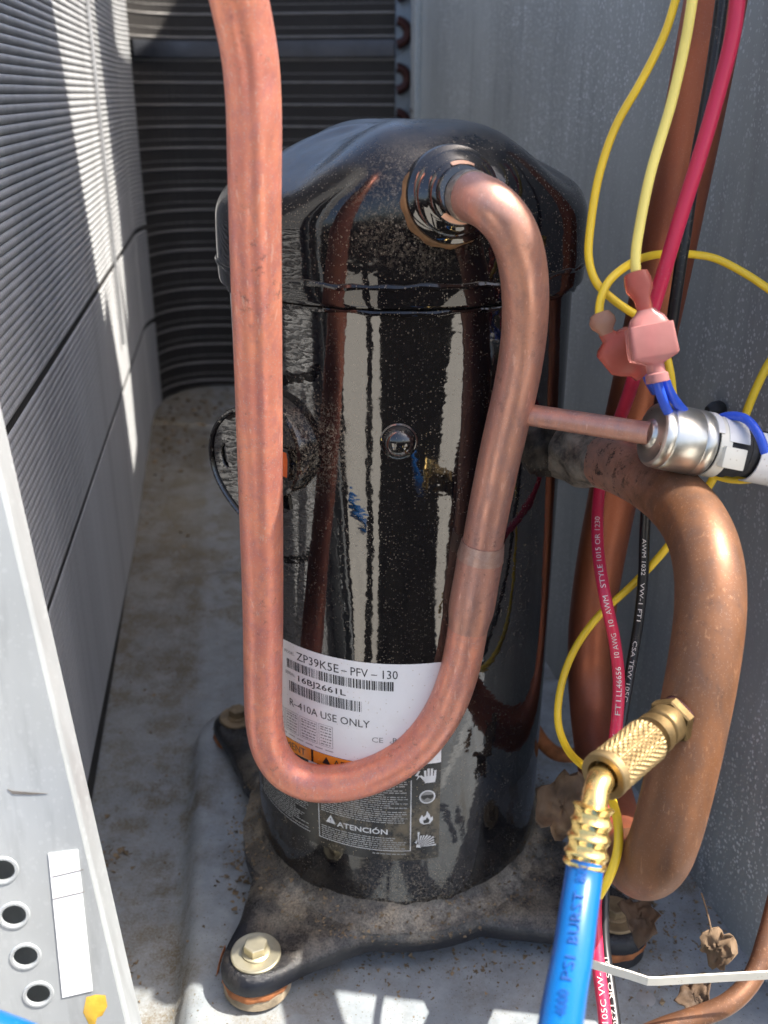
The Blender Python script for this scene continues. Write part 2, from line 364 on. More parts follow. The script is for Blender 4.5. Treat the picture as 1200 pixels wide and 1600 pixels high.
def coilmat(name, col, rough=.4, metal=.7, fins=1500):
    m = Mat(name); g = m.ramp(m.noise(18, 5, .7), .3, .7)
    w = m.n('ShaderNodeTexWave', Vector=m.tc.outputs['Object'], Scale=fins/20, Distortion=.4, _bands_direction='Y').outputs['Fac']
    m.set(Base__Color=m.mix(g, tuple(x*.75 for x in col), tuple(x*1.15 for x in col)), Roughness=rough, Metallic=metal)
    m.bump(w, .35, .0006, m.bump(m.noise(90, 4), .2, .001)); return m.m
MT['ridge'] = coilmat('aluminium_fin', (.50, .50, .50), .5, .22)
MT['coil_tube'] = coilmat('dusty_tube', (.26, .245, .23), .5, .3)
MT['slab'] = coilmat('shaded_fin_pack', (.032, .028, .025), .8, .05)  # dark tone holds the shade of the deep gaps between fins
MT['rail'] = coilmat('dark_rail', (.09, .095, .11), .45, .6)
MT['tube_red'] = simple('reddish_return_bend', (.05, .016, .013), .5, .5)
MT['clip'] = simple('black_clip', (.01, .01, .01), .5)
MT['seal_gum'] = simple('amber_gum', (.62, .38, .05), .35, nz=.4)
MT['mark'] = simple('scratch_mark', (.12, .11, .10), .7)
MT['ground'] = simple('dark_ground', (.016, .014, .012), 1., spec=0., nz=.6, scale=60, var=.4)
MT['strip_pale'] = simple('pale_mirror_strip', (.62, .58, .50), .85, nz=.3, scale=80, var=.12)

# ------------------------------------------------------------------ setting
# pan floor: height field with the raised pad under the compressor and pressed beads
pad_ang = math.radians(8); ca, sa = math.cos(pad_ang), math.sin(pad_ang)
def pad_local(x, y): return (x*ca + y*sa, -x*sa + y*ca)
def sstep(a, b, t): t = max(0, min(1, (t-a)/(b-a))); return t*t*(3-2*t)
def rrect(u, v, u0, u1, v0, v1, r):
    dx = max(u0+r-u, u-(u1-r), 0); dy = max(v0+r-v, v-(v1-r), 0); return r - math.hypot(dx, dy) if dx or dy else min(u-u0, u1-u, v-v0, v1-v)
def pan_h(x, y):
    z = floor_z(y); u, v = pad_local(x, y)
    d = rrect(u, v, -.132, .30, -.30, .158, .035); z += .017*sstep(-.002, .009, d)
    d = rrect(u, v, -.155, -.02, .33, .37, .02); z += .006*sstep(-.002, .010, d)
    z += .004*sstep(-.19, -.205, y)
    return z + .0005*math.sin(31*x+17*y)
vs, fs = [], []; NX, NY = 150, 260
for j in range(NY+1):
    y = -.235 + 1.13*(j/NY)**1.15
    for i in range(NX+1):
        x = -.40 + .70*i/NX; vs.append((x, y, pan_h(x, y)))
for j in range(NY):
    for i in range(NX): a = j*(NX+1)+i; fs.append((a, a+1, a+NX+2, a+NX+1))
pan_o = mk('base_pan', vs, fs, MT['pan'], None, True, 80); tag(pan_o, 'blue grey painted sheet metal floor of the unit with pressed raised pad', kind='structure')
gz = -.14
tag(mk('ground', [(-8, -8, gz), (8, -8, gz), (8, 8, gz), (-8, 8, gz)], [(0, 1, 2, 3)], MT['ground'], None, False), 'unseen ground outside the unit, made dark for the shell reflections', kind='structure')  # kept dark so the shell mirrors a black gap between the strips
mirror_strips = [([(.50, -29), (1.0, -33), (1.7, -36), (3.2, -37)], [(.50, -23), (1.1, -22), (3.2, -23)]),
         ([(.50, -18), (1.3, -19), (3.2, -19)], [(.50, -16.5), (1.2, -14), (3.2, -14)]),
         ([(.50, 27), (.75, 23), (1.2, 25), (1.9, 31), (2.4, 35)], [(.50, 42), (.9, 46), (1.5, 46), (2.4, 42)])]
for left, right in mirror_strips:  # pale strips added out of view as bright bands in the shell's reflection
    q = []
    for rr_, aa in left+right[::-1]:
        t = math.radians(aa); q.append((rr_*math.sin(t), -rr_*math.cos(t)))
    n_ = len(q)
    vs = [(x, y, gz-.02) for x, y in q] + [(x, y, gz+.012) for x, y in q]
    fs = [tuple(range(n_, 2*n_))] + [(k, (k+1) % n_, n_+(k+1) % n_, n_+k) for k in range(n_)]
    tag(mk('mirror_strip', vs, fs, MT['strip_pale'], None, False), 'unseen pale strip added in front of the unit to mirror in the shell', kind='structure')

# ------------------------------------------------------------------ cabinet side panel (right)
WB = V((.196, -.108, 0)); wd = V((-.215, .977, 0)).normalized()      # along the panel, away from the camera
wn_ = V((wd.y, -wd.x, 0))                                            # outward
pt = thing('cabinet_panel', 'tall speckled grey galvanised side panel behind the copper pipes and wires', 'panel')
def wp(u, v, w=0): return WB + wd*u + V((0, 0, v)) + wn_*(w+.001)
prof = [(-.032, -.045), (.79, .02), (.79, 1.25), (.59, 1.25), (.645, .88), (.625, .77), (.59, .86), (.60, .74), (.59, .66), (.535, .655), (.515, .76), (.47, .86), (.44, .84), (.29, 1.25), (-.032, 1.25)]  # unseen top and front edges shaped to place sun patches and shadow
plate('panel_sheet', prof, [], .0016, lambda u, v, w: wp(u, v, w), MT['panel'], pt, .0)
box('rear_sun_shield', V((.043, .752, .54)), V((.012, .088, 0)), V((.001, -.00014, 0)), V((0, 0, .50)), MT['panel'], pt)  # unseen sheet added to keep the sun off the coil corner
# rolled seam of the panel against the end plate of the coil
box('panel_flange', wp(.779, .36, -.004), wd*.010, wn_*.0035, V((0, 0, .30)), MT['panel'], pt, .0012)
for vv in (.40, .30): 
    lathe('rivet', [(.0028, 0), (.0026, .001), (.0012, .0018)], wp(.779, vv, -.0085), -wn_, MT['mark'], pt, 12)

# ------------------------------------------------------------------ condenser coil
coil = thing('condenser_coil', 'finned aluminium condenser coil curving round the back left corner of the cabinet', 'coil')
def cx(y): return -.206 - .149*(y-.06)
L0 = V((cx(-.20), -.20, 0)); L1 = V((cx(.72), .72, 0)); B0 = V((-.205, .835, 0)); B1 = V((.005, .800, 0))
corner = []
Cc = V((cx(.84)+.004, .85, 0))
for k in range(1, 12):
    t = k/12; corner.append(L1*(1-t)**2 + Cc*(2*t*(1-t)) + B0*t*t)
path_full = [L0, L0.lerp(L1, .5), L1] + corner + [B0, B0.lerp(B1, .5), B1]
path_left = [L0, L0.lerp(L1, .5), L1] + corner[:3]
PITCHR = .005
def ribbon(path, prof):
    """profile (outward from wall, z) swept along plan path; inside normal = to the right of travel"""
    vs, fs = [], []; m = len(prof)
    for i, p in enumerate(path):
        t = (path[min(i+1, len(path)-1)]-path[max(i-1, 0)]).normalized(); n = V((t.y, -t.x, 0))
        vs += [p + n*a + V((0, 0, b)) for a, b in prof]
    for i in range(len(path)-1):
        for k in range(m-1): a = i*m+k; fs.append((a, a+1, a+m+1, a+m))
    return vs, fs
# fin pack: a thick slab following the path, foot on the pan
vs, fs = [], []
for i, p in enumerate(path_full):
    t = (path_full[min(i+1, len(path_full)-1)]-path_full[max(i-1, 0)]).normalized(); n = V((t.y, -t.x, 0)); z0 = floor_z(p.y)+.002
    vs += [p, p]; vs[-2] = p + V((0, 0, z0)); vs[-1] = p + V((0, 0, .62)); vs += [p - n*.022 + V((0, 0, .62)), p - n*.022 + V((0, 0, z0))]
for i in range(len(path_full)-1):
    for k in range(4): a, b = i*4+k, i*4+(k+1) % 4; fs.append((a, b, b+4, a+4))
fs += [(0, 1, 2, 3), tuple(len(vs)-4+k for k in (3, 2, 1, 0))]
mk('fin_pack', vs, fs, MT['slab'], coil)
half = [(-.0002, -.0024), (.0006, -.0021), (.0012, -.0009), (.0013, 0), (.0012, .0009), (.0006, .0021), (-.0002, .0024)]
thin = [(0, -.0012), (.0008, -.0010), (.0012, 0), (.0008, .0010), (0, .0012)]
vL, fL = ribbon(path_left, half); vF, fF = ribbon(path_full[4:], thin); vF2, fF2 = ribbon(path_full[4:], [(a*.35, b*.35) for a, b in thin])
protos = {}
for k in range(123):
    z = .004 + k*PITCHR
    for pr, vv, ff, cond in (('L', vL, fL, True), ('F', vF, fF, k % 5 == 0), ('M', vF2, fF2, k % 5 == 2)):
        if not cond or (pr == 'L' and k in (29, 52)): continue
        src = protos.get(pr)
        if src is None:
            o = protos[pr] = mk('fin_ridge' if pr != 'F' else 'coil_tube', vv, ff, MT['ridge' if pr == 'L' else 'coil_tube'], coil, True, 60)
        else:
            o = bpy.data.objects.new(src.name.split('.')[0], src.data); COL.objects.link(o); o.parent = coil
        o.location.z = z
vv, ff = ribbon(path_full[5:], [(.0, -.009), (.005, -.009), (.006, 0), (.005, .009), (0, .009)])
o = mk('mounting_rail', vv, ff, MT['rail'], coil); o.location.z = .466
for yy, wz in ((.47, .0028),):
    p = V((cx(yy), yy, .40)); tdir = (L1-L0).normalized(); nn = V((tdir.y, -tdir.x, 0))
    box('support_strap', p+nn*.0035, tdir*wz, nn*.0012, V((0, 0, .21)), MT['ridge'], coil, .0004)
box('end_plate', B1+V((.026, .004, .33)), V((.026, 0, 0)), V((0, .002, 0)), V((0, 0, .29)), MT['endplate'], coil, .0006)
for k in range(8):
    z = .235 + k*.0494
    arc = [B1+V((.002+.013*math.sin(math.pi*t/10), -.010, z-.0124*math.cos(math.pi*t/10))) for t in range(11)]
    tube('return_bend', arc, .0055, MT['tube_red'], coil, 12)

# ------------------------------------------------------------------ compressor
R0 = .0825
comp = thing('compressor', 'tall glossy black cylindrical scroll compressor bolted to the pan by its lobed base plate', 'compressor')
def shell_pt(s, z, off=0): t = s/R0; return V(((R0+off)*math.sin(t), -(R0+off)*math.cos(t), z))
prof = [(.0825, .012), (.0825, .03)] + [(.0825, .03+.30*k/24) for k in range(1, 25)] + [(.0825, .338)]
lathe('shell', prof, V((0, 0, 0)), V((0, 0, 1)), MT['enamel'], comp, 128, None, 60)
# domed cap with the shoulder that carries the discharge stub
pA = [(.0868, .3365), (.0872, .338), (.0872, .362), (.0862, .370), (.082, .3775), (.073, .3835), (.060, .390), (.045, .3975), (.028, .403), (.012, .4045), (0.0005, .405)]
pB = [(.0868, .3365), (.0872, .338), (.0872, .364), (.0868, .374), (.0850, .384), (.0790, .3950), (.066, .4030), (.047, .4065), (.028, .4065), (.012, .4055), (0.0005, .405)]
stub_t = math.atan2(.0215, .0838)          # azimuth from the front, to the right
SEG = 144; vs, fs = [], []
def dense(p):
    c = catmull([V((r, z, 0)) for r, z in p], 4); return [(max(0.0004, q.x), q.y) for q in c]
dA, dB = dense(pA), dense(pB)
for j in range(len(dA)):
    for k in range(SEG):
        t = -math.pi + 2*math.pi*k/SEG
        dt = abs((t-stub_t+math.pi) % (2*math.pi)-math.pi); w = 1-sstep(.28, .95, dt)
        dt2 = abs((t-stub_t-math.pi+math.pi) % (2*math.pi)-math.pi); w = max(w, .75*(1-sstep(.3, .9, dt2)))
        r = dA[j][0]*(1-w)+dB[j][0]*w; z = dA[j][1]*(1-w)+dB[j][1]*w
        dt3 = abs((t+1.05+math.pi) % (2*math.pi)-math.pi); z -= .0035*(1-sstep(.1, .7, dt3))*sstep(.365, .385, z)*sstep(.01, .03, r)
        vs.append((r*math.sin(t), -r*math.cos(t), z))
for j in range(len(dA)-1):
    for k in range(SEG): a, b = j*SEG+k, j*SEG+(k+1) % SEG; fs.append((a, b, b+SEG, a+SEG))
fs.append(tuple((len(dA)-1)*SEG+k for k in range(SEG)))
cap = mk('cap', vs, fs, MT['enamel_cap'], comp, True, 50)
def wob(t, j, ph): return .00035*math.sin(9*t+ph)+.00025*math.sin(23*t+ph*2)+.0002*math.sin(41*t)
for zz, rr, ph in ((.3345, .0834, 0), (.3452, .0870, 2)):
    vs, fs = [], []
    for k in range(160):
        t = 2*math.pi*k/160; q = V((rr*math.cos(t), rr*math.sin(t), zz+wob(t, 0, ph)))
        for m_ in range(8):
            a = 2*math.pi*m_/8; rad = .0014+.0003*math.sin(31*t+ph); vs.append(q+V((math.cos(t), math.sin(t), 0))*(rad*math.cos(a))+V((0, 0, rad*math.sin(a))))
    for k in range(160):
        for m_ in range(8): a = k*8+m_; b = k*8+(m_+1) % 8; c = ((k+1) % 160)*8; fs.append((a, b, c+(m_+1) % 8, c+m_))
    mk('weld_bead', vs, fs, MT['enamel_cap'], comp)
# discharge stub collar
sp = at(707, 305, .3805); sax = V((.20, -.95, .17)).normalized()
lathe('discharge_collar', [(.0185, -.012), (.0188, .0), (.0182, .0022), (.0165, .003), (.0158, .0036), (.0160, .0052), (.0150, .0066), (.0128, .0074), (.0118, .0082), (.0117, .0105), (.0108, .0116), (.0098, .0120), (.0096, .0155), (.0092, .0160)],
      sp, sax, MT['enamel'], comp, 56)
a_, u_, w_ = basis(sax); vs, fs = [], []
gdir = math.atan2((V((-.7, 0, -.7))).dot(w_), (V((-.7, 0, -.7))).dot(u_))
for k in range(31):
    q_ = -1.45+2.9*k/30; t = gdir+q_; fade = math.cos(q_*1.05)
    for dr, h in ((-.0010, .0012), (.0004+.0011*fade, .0003), (.0006+.0018*fade+.0004*math.sin(5*k), -.0030)): vs.append(sp+sax*h+(u_*math.cos(t)+w_*math.sin(t))*(.0180+dr))
for k in range(30):
    for m_ in range(2): a = k*3+m_; fs.append((a, a+1, a+4, a+3))
mk('gasket_rust', vs, fs, MT['rust_dusty'], comp)
for a0, a1, rr in ((-.5, .35, .0103), (2.4, 3.4, .0104)):
    a_, u_, w_ = basis(sax); vs, fs = [], []
    for k in range(13):
        t = a0+(a1-a0)*k/12; j_ = .0012*math.sin(7*k)
        for h, dr in ((.0117, .0012), (.0127+abs(j_)*.3, -.0002), (.0150+j_*.5, -.0004)): vs.append(sp+a_*h+(u_*math.cos(t)+w_*math.sin(t))*(rr+dr))
    for k in range(12):
        for m_ in range(2): a = k*3+m_; fs.append((a, a+1, a+4, a+3))
    mk('bare_copper_chip', vs, fs, MT['bare_copper'], comp)
# dimple plug
pp = shell_pt(-.0017, .2787, -.001); pax = (pp*1).copy(); pax.z = 0
lathe('plug', [(.0082, 0), (.0082, .0012), (.0076, .0018), (.0072, .0017), (.0070, .0024), (.0062, .0042), (.0048, .0056), (.0028, .0065), (.0004, .0068)], pp, pax, MT['enamel'], comp, 40)
# base plate: polar sheet with four lobes
lobes = [V((-.0745, -.104)), V((-.1125, .106)), V((.117, -.078)), V((.083, .130))]
def plate_r(t):
    d = V((math.cos(t), math.sin(t))); r = .094
    best = r
    for L in lobes:
        for rad, f in ((.0190, 1.0), (.0245, .86), (.034, .70), (.044, .54)):
            c = L*f; b = d.dot(c); D = b*b-c.dot(c)+rad*rad
            if D > 0: best = max(best, b+math.sqrt(D))
    return best
SEGP = 288; rs = [plate_r(2*math.pi*k/SEGP) for k in range(SEGP)]
for _ in range(3): rs = [(rs[k-1]+2*rs[k]+rs[(k+1) % SEGP])/4 for k in range(SEGP)]
vs, fs = [], []; rings = [(0, .0130), (.06, .0122), (.18, .0110), (.34, .0102), (.5, .0098), (.64, .0094), (.76, .0075), (.86, .0055), (.93, .0045), (.98, .0025), (1.0, -.0005), (1.0, -.0040), (.985, -.0040)]
for f, z in rings:
    for k in range(SEGP):
        t = 2*math.pi*k/SEGP; r = .0815+(rs[k]-.0815)*f; q = V((r*math.cos(t), r*math.sin(t), z))
        if z > .003:   # flat round pads where the bolts sit
            for L in lobes:
                dd = (V((q.x, q.y))-L).length; w = 1-sstep(.014, .03, dd); q.z = q.z*(1-w)+.0055*w
        vs.append(q)
for j in range(len(rings)-1):
    for k in range(SEGP): a, b = j*SEGP+k, j*SEGP+(k+1) % SEGP; fs.append((a, b, b+SEGP, a+SEGP))
mk('base_plate', vs, fs, MT['plate'], comp, True, 60)
lathe('dirt_fillet', [(.0820, .0205), (.0830, .0180), (.0850, .0150), (.0890, .0125), (.094, .0090)], V((0, 0, 0)), V((0, 0, 1)), MT['plate'], comp, 160,
      lambda r, h, t, j: r*(1+.006*math.sin(7*t)+.005*math.sin(19*t+1)+.004*math.sin(43*t)) if j > 0 else r)
# terminal cover: round housing with slots, sealed in orange, and its lid hanging open at the left
tt = -.0625/R0; tax = V((math.sin(tt), -math.cos(tt), 0)); tc = V((tax.x*.0795, tax.y*.0795, .2700))
lathe('terminal_housing', [(.0238, -.006), (.0240, .0075), (.0234, .0098), (.0222, .0106), (.0205, .0100), (.0001, .0098)], tc, tax, MT['enamel_cap'], comp, 56)
_, tu, tw = basis(tax)
def tface(u, v, w): return tc + tax*(.0100+w) + tw*u + tu*v
for ux in (-.0136, -.0073, -.001):
    rr = [(ux-.0022, -.0105), (ux+.0018, -.0105), (ux+.0022, -.0090), (ux+.0012, .0015), (ux-.0024, .0015), (ux-.0030, -.002)]
    plate('slot_seal', rr, [], .0009, lambda u, v, w: tface(u, v, w+.0004), MT['orange_seal'], comp)
    c = [V((sum(q[0] for q in rr)/6, sum(q[1] for q in rr)/6))]*6
    plate('slot_rim', [((q[0]-c[0].x)*1.40+c[0].x, (q[1]-c[0].y)*1.18+c[0].y) for q in rr], [rr], .0016, lambda u, v, w: tface(u, v, w+.0006), MT['enamel'], comp)
lidn = V((-.35, -.93, .1)).normalized(); lp0 = at(360, 715, .458)
def lid_uv(px, py): q = on_plane(px, py, lp0, lidn); return q
la, lu, lw = basis(lidn)
def to2(q): d = q-lp0; return (d.dot(lw), d.dot(lu))
lo_px = [(440, 640), (395, 634), (368, 640), (350, 652), (337, 673), (333, 700), (338, 732), (350, 760), (366, 785), (378, 800), (440, 800)]
hole_px = [(352, 690), (347, 700), (351, 722), (358, 732), (361, 728), (356, 706), (355, 690)]
lo2 = catmull([V((*to2(lid_uv(*q)), 0)) for q in lo_px], 5)
plate('terminal_lid', [(q.x, q.y) for q in lo2], [[to2(lid_uv(*q)) for q in hole_px]], .0022, lambda u, v, w: lp0+lw*u+lu*v+la*w, MT['enamel'], comp, .0005)
rim = catmull([lid_uv(*q)+la*.002 for q in lo_px[1:-1]], 6)
tube('lid_rim', rim, .0012, MT['enamel'], comp, 8)

# rating label -------------------------------------------------------
def curved(name, s0, s1, z0, z1, mat, parent, off, ns=40, corner=0):
    vs, fs = [], []
    for i in range(ns+1):
        s = s0+(s1-s0)*i/ns; top = z1
        if corner and s > s1-corner: top = z1-corner+math.sqrt(max(0, corner**2-(s-(s1-corner))**2))
        vs += [shell_pt(s, z0, off), shell_pt(s, top, off)]
    for i in range(ns): a = i*2; fs.append((a, a+2, a+3, a+1))
    return mk(name, vs, fs, mat, parent)
lab = curved('rating_label', -.100, .0207, .1088, .1672, MT['label_white'], comp, .00018, 90, .0022)
lab['label'] = 'white rating label with model number, bar codes and an orange and black warning strip below'
curved('warning_panel', -.100, .0207, .0482, .1088, MT['label_black'], lab, .00018)
OFF = .00030
lf = lambda s, z: shell_pt(s, z, OFF)
curved('orange_band', -.100, -.0478, .1012, .1086, MT['label_orange'], lab, .00024, 24)
curved('orange_band', -.0464, .0056, .1012, .1086, MT['label_orange'], lab, .00024, 24)
curved('label_gap', -.0497, -.0443, .0930, .1011, MT['label_white'], lab, .00022, 6)['label'] = 'pale gap between the warning columns'
text('lettering', 'ZP39K5E', lf, -.0550, .1590, .0047, .0245, MT['ink'], lab)
text('lettering', '\u2013 PFV \u2013 130', lf, -.0292, .1590, .0047, .0278, MT['ink'], lab)
text('lettering', 'MODEL', lf, -.0635, .1605, .0018, .0070, MT['ink_grey'], lab)
text('lettering', 'SERIAL', lf, -.0635, .1483, .0018, .0070, MT['ink_grey'], lab)
text('lettering', '16BJ2661L', lf, -.0545, .1468, .0033, .0275, MT['ink'], lab, .01)
text('lettering', 'R\u2013410A USE ONLY', lf, -.0612, .1300, .0043, .0462, MT['ink'], lab)
text('lettering', 'CE', lf, -.0140, .1220, .0030, .0056, MT['ink_grey'], lab)
text('lettering', 'c', lf, -.0052, .1220, .0016, .0014, MT['ink_grey'], lab)
text('lettering', 'RU', lf, -.0036, .1222, .0030, .0054, MT['ink_grey'], lab)
text('lettering', 'us', lf, .0022, .1220, .0014, .0022, MT['ink_grey'], lab)
def rects(name, rl, mat, parent, fn=lf):
    vs, fs = [], []
    for s0, z0, s1, z1 in rl:
        n = max(1, int((s1-s0)/.003)); 
        for i in range(n+1):
            s = s0+(s1-s0)*i/n; vs += [fn(s, z0), fn(s, z1)]
        b = len(vs)-2*(n+1)
        for i in range(n): a = b+2*i; fs.append((a, a+2, a+3, a+1))
    return mk(name, vs, fs, mat, parent, False)
def bars(s0, s1, z0, z1):
    out = []; s = s0
    while s < s1:
        w = random.choice((.00025, .0003, .0006, .0008)); out.append((s, z0, min(s+w, s1), z1)); s += w+random.choice((.0003, .0004, .0007))
    return out
rects('bar_code', bars(-.0620, -.0028, .1522, .1574), MT['ink'], lab)
rects('bar_code', bars(-.0610, -.0190, .1388, .1448), MT['ink'], lab)
def frame(s0, z0, s1, z1, w=.00022): return [(s0, z0, s1, z0+w), (s0, z1-w, s1, z1), (s0, z0, s0+w, z1), (s1-w, z0, s1, z1)]
tb = []
for s0, s1 in ((-.075, -.066), (-.065, -.0555), (-.0545, -.0435), (-.0425, -.0345)):
    tb += frame(s0, .1135, s1, .1265)
    for zz in (.1250, .1236, .1218, .1200, .1182, .1164, .1148):
        a = s0+.0010
        while a < s1-.0016:
            w_ = random.uniform(.0006, .0022); tb.append((a, zz-.00035, min(a+w_, s1-.0008), zz+.00035)); a += w_+.0005
tb += [(-.075+.006*i, .1112, -.0705+.006*i, .1117) for i in range(7)]
tb += [(-.0085+i*.0016, .1150, -.0075+i*.0016, .1156) for i in range(5)]
rects('specification_table', tb, MT['ink_grey'], lab)
text('lettering', 'AVERTISSEMENT', lf, -.0905, .1030, .0040, .0390, MT['ink'], lab)
text('lettering', 'ADVERTENCIA', lf, -.0345, .1030, .0040, .0370, MT['ink'], lab)
def tri(s, z, h, mat, nm):
    o = mk(nm, [lf(s, z), lf(s+h*1.1, z), lf(s+h*.55, z+h)], [(0, 1, 2)], mat, lab, False); return o
tri(-.0410, .1028, .0045, MT['ink'], 'warning_triangle'); tri(-.0397, .0660, .0052, MT['white_print'], 'warning_triangle')
text('lettering', '!', lambda s, z: shell_pt(s, z, OFF+.00006), -.0373, .0666, .0028, .0006, MT['ink'], lab)
text('lettering', 'ATENCI\u00d3N', lf, -.0333, .0652, .0032, .0272, MT['white_print'], lab, .02)
sm = []
def block(s0, s1, z1, z0, dz=.00135):
    z = z1
    while z > z0:
        s = s0; end = s1 - random.random()**3*.012
        while s < end-.0008:
            w = min(random.uniform(.0008, .0034), end-s); sm.append((s, z-.00028, s+w, z+.00028)); s += w+.0005
        z -= dz
block(-.0425, .0040, .0985, .0715); block(-.0425, .0040, .0628, .0560); block(-.095, -.0510, .0985, .0560); block(-.014, .0050, .0525, .0520)
rects('small_print', sm, simple('grey_print', (.36, .36, .35), .5), lab)
rects('label_frame', [(-.0442, .0545, -.0438, .0995), (.0054, .0545, .0059, .0995), (-.0442, .0545, .0059, .0549), (-.100, .0545, -.0500, .0548)], MT['white_print'], lab)
def poly2(name, pts, mat=MT['white_print']):
    # 2D polygon (possibly concave) on the shell
    tris = tessellate_polygon([[V((a, b, 0)) for a, b in pts]])
    return mk(name, [lf(a, b) for a, b in pts], [tuple(t) for t in tris], mat, lab, False)
def poly_multi(name, polys, mat=MT['white_print'], off=OFF):
    vs, fs = [], []
    for pts in polys:
        b = len(vs); vs += [shell_pt(a, c, off) for a, c in pts]; fs += [tuple(b+i for i in t) for t in tessellate_polygon([[V((a, c, 0)) for a, c in pts]])]
    return mk(name, vs, fs, mat, lab, False)
hx, hz = .0152, .0972
hand = [[(hx-.0026, hz), (hx+.0026, hz), (hx+.0032, hz+.0040), (hx-.0030, hz+.0042)]]
for i, (dx, hh) in enumerate(((-.0024, .0078), (-.0008, .0088), (.0008, .0086), (.0024, .0074))):
    hand.append([(hx+dx-.0006, hz+.0038), (hx+dx+.0006, hz+.0038), (hx+dx*1.1+.0006, hz+hh), (hx+dx*1.1-.0006, hz+hh)])
hand.append([(hx-.0026, hz+.0006), (hx-.0022, hz+.003), (hx-.0046, hz+.0052), (hx-.0054, hz+.0046)])
hand.append([(hx-.0078, hz+.0078), (hx-.0050, hz+.0078), (hx-.0062, hz+.0052), (hx-.0048, hz+.0048), (hx-.0070, hz+.0022), (hx-.0062, hz+.0046), (hx-.0078, hz+.0050), (hx-.0064, hz+.0070)])
poly_multi('hand_pictogram', hand)
gx, gz_ = .0140, .0885
ringo = [(gx+.0042*math.cos(t*.2618), gz_+.0042*math.sin(t*.2618)) for t in range(24)]
poly_multi('goggles_pictogram', [ringo])
poly_multi('goggles_pictogram', [[(gx+.0034*math.cos(t*.2618), gz_+.0034*math.sin(t*.2618)) for t in range(24)]], MT['ink_grey'], OFF+.00005)
poly_multi('goggles_pictogram', [[(gx-.0033, gz_-.0002), (gx-.0018, gz_-.0016), (gx, gz_-.0004), (gx+.0018, gz_-.0016), (gx+.0033, gz_-.0002), (gx+.0032, gz_+.0012), (gx-.0032, gz_+.0012)]], MT['ink'], OFF+.00009)
fx, fz = .0136, .0712
poly2('flame_pictogram', [(fx-.0012, fz), (fx+.0020, fz+.0002), (fx+.0036, fz+.0024), (fx+.0034, fz+.0046), (fx+.0024, fz+.0038), (fx+.0018, fz+.0060), (fx+.0004, fz+.0084), (fx-.0002, fz+.0058), (fx-.0014, fz+.0046), (fx-.0022, fz+.0062), (fx-.0036, fz+.0034), (fx-.0032, fz+.0014)])
poly_multi('flame_pictogram', [[(fx-.0012, fz+.0006), (fx+.0014, fz+.0008), (fx+.0018, fz+.0024), (fx+.0004, fz+.0046), (fx-.0002, fz+.003), (fx-.0016, fz+.0026)]], MT['ink'], OFF+.00005)
bx_, bz_ = .0098, .0568; burst = []
for k in range(9):
    t = math.radians(2+k*11); ll = .0094*random.uniform(.72, 1.05); burst.append([(bx_+.0008*math.cos(t), bz_+.0008*math.sin(t)), (bx_+ll*math.cos(t-.055), bz_+ll*math.sin(t-.055)), (bx_+ll*math.cos(t+.055), bz_+ll*math.sin(t+.055))])
burst.append([(bx_-.0012, bz_), (bx_+.0012, bz_-.0006), (bx_+.001, bz_+.0012), (bx_-.0008, bz_+.0018)]); burst.append([(bx_-.002, bz_+.0030), (bx_-.0008, bz_+.0022), (bx_-.0004, bz_+.0052)])
poly_multi('burst_pictogram', burst)

# mounting bolts --------------------------------------------------------
bolt_lab = ['zinc bolt and washer on the front left lobe of the compressor base, rusty sleeve below', 'zinc bolt at the back left lobe, half hidden by the pink copper pipe',
            'bolt on a black grommet at the front right lobe, behind the blue hose', 'bolt at the back right lobe behind the compressor']
for i, L in enumerate(lobes[:3]):
    bt = thing('mounting_bolt', bolt_lab[i], 'bolt', 'bolts holding the compressor base'); z0 = .0057
    org = V((L.x, L.y, 0)); ax = V((.02, -.03, 1)).normalized(); upv = V((math.cos(.4+i), math.sin(.4+i), 0)); fl = pan_h(L.x, L.y)
    zm = MT['zinc'] if i == 0 else MT['zinc_rusty']
    lathe('washer', [(.004, z0), (.0126, z0), (.0130, z0+.0004), (.0130, z0+.0014), (.0124, z0+.0019), (.004, z0+.0019)], org, ax, zm, bt, 40)
    lathe('hex_flange', [(.003, z0+.0019), (.0072, z0+.0019), (.0074, z0+.0027), (.0066, z0+.0032), (.003, z0+.0032)], org, ax, zm, bt, 32)
    hexnut('hex_head', .0062, z0+.0030, z0+.0082, org, ax, zm, bt, upv)
    lathe('grommet', [(.0150, fl-org.z+.001), (.0178, fl+.003), (.0172, -.0095), (.0150, -.0085), (.0150, -.0050), (.010, -.0042)], org, V((0, 0, 1)), MT['sleeve'] if i == 0 else MT['rubber'], bt, 40)
    lathe('rust_ring', [(.0150, -.0098), (.0178, -.0092), (.0184, -.0070), (.0176, -.0048), (.0150, -.0042)], org, V((0, 0, 1)), MT['rust'], bt, 40, lambda r, h, t, j: r+.0005*math.sin(3*t)+.0004*math.sin(11*t))

# ------------------------------------------------------------------ discharge pipe (the U in front)
up_px = [(352, -75, .300), (366, -30, .306), (380, 30, .314), (392, 100, .322), (397, 180, .330), (398, 300, .343), (400, 420, .358), (403, 550, .378), (406, 700, .402), (409, 850, .430), (411, 970, .455), (411, 1060, .474), (413, 1130, .487),
         (424, 1175, .493), (446, 1205, .496), (480, 1222, .497), (530, 1224, .494), (585, 1210, .490), (632, 1184, .486), (668, 1150, .481), (697, 1105, .475), (719, 1045, .468), (733, 970, .459), (748, 885, .449), (764, 795, .437), (785, 695, .422), (806, 605, .408), (818, 530, .396), (821, 460, .381), (814, 400, .370), (797, 355, .362), (770, 324, .359), (742, 309, .363), (718, 305, .374)]
up_path = smooth_path(catmull([at(*q) for q in up_px], 7), 4)
dp = thing('discharge_pipe', 'pinkish copper pipe bent in a long U in front of the compressor', 'pipe')
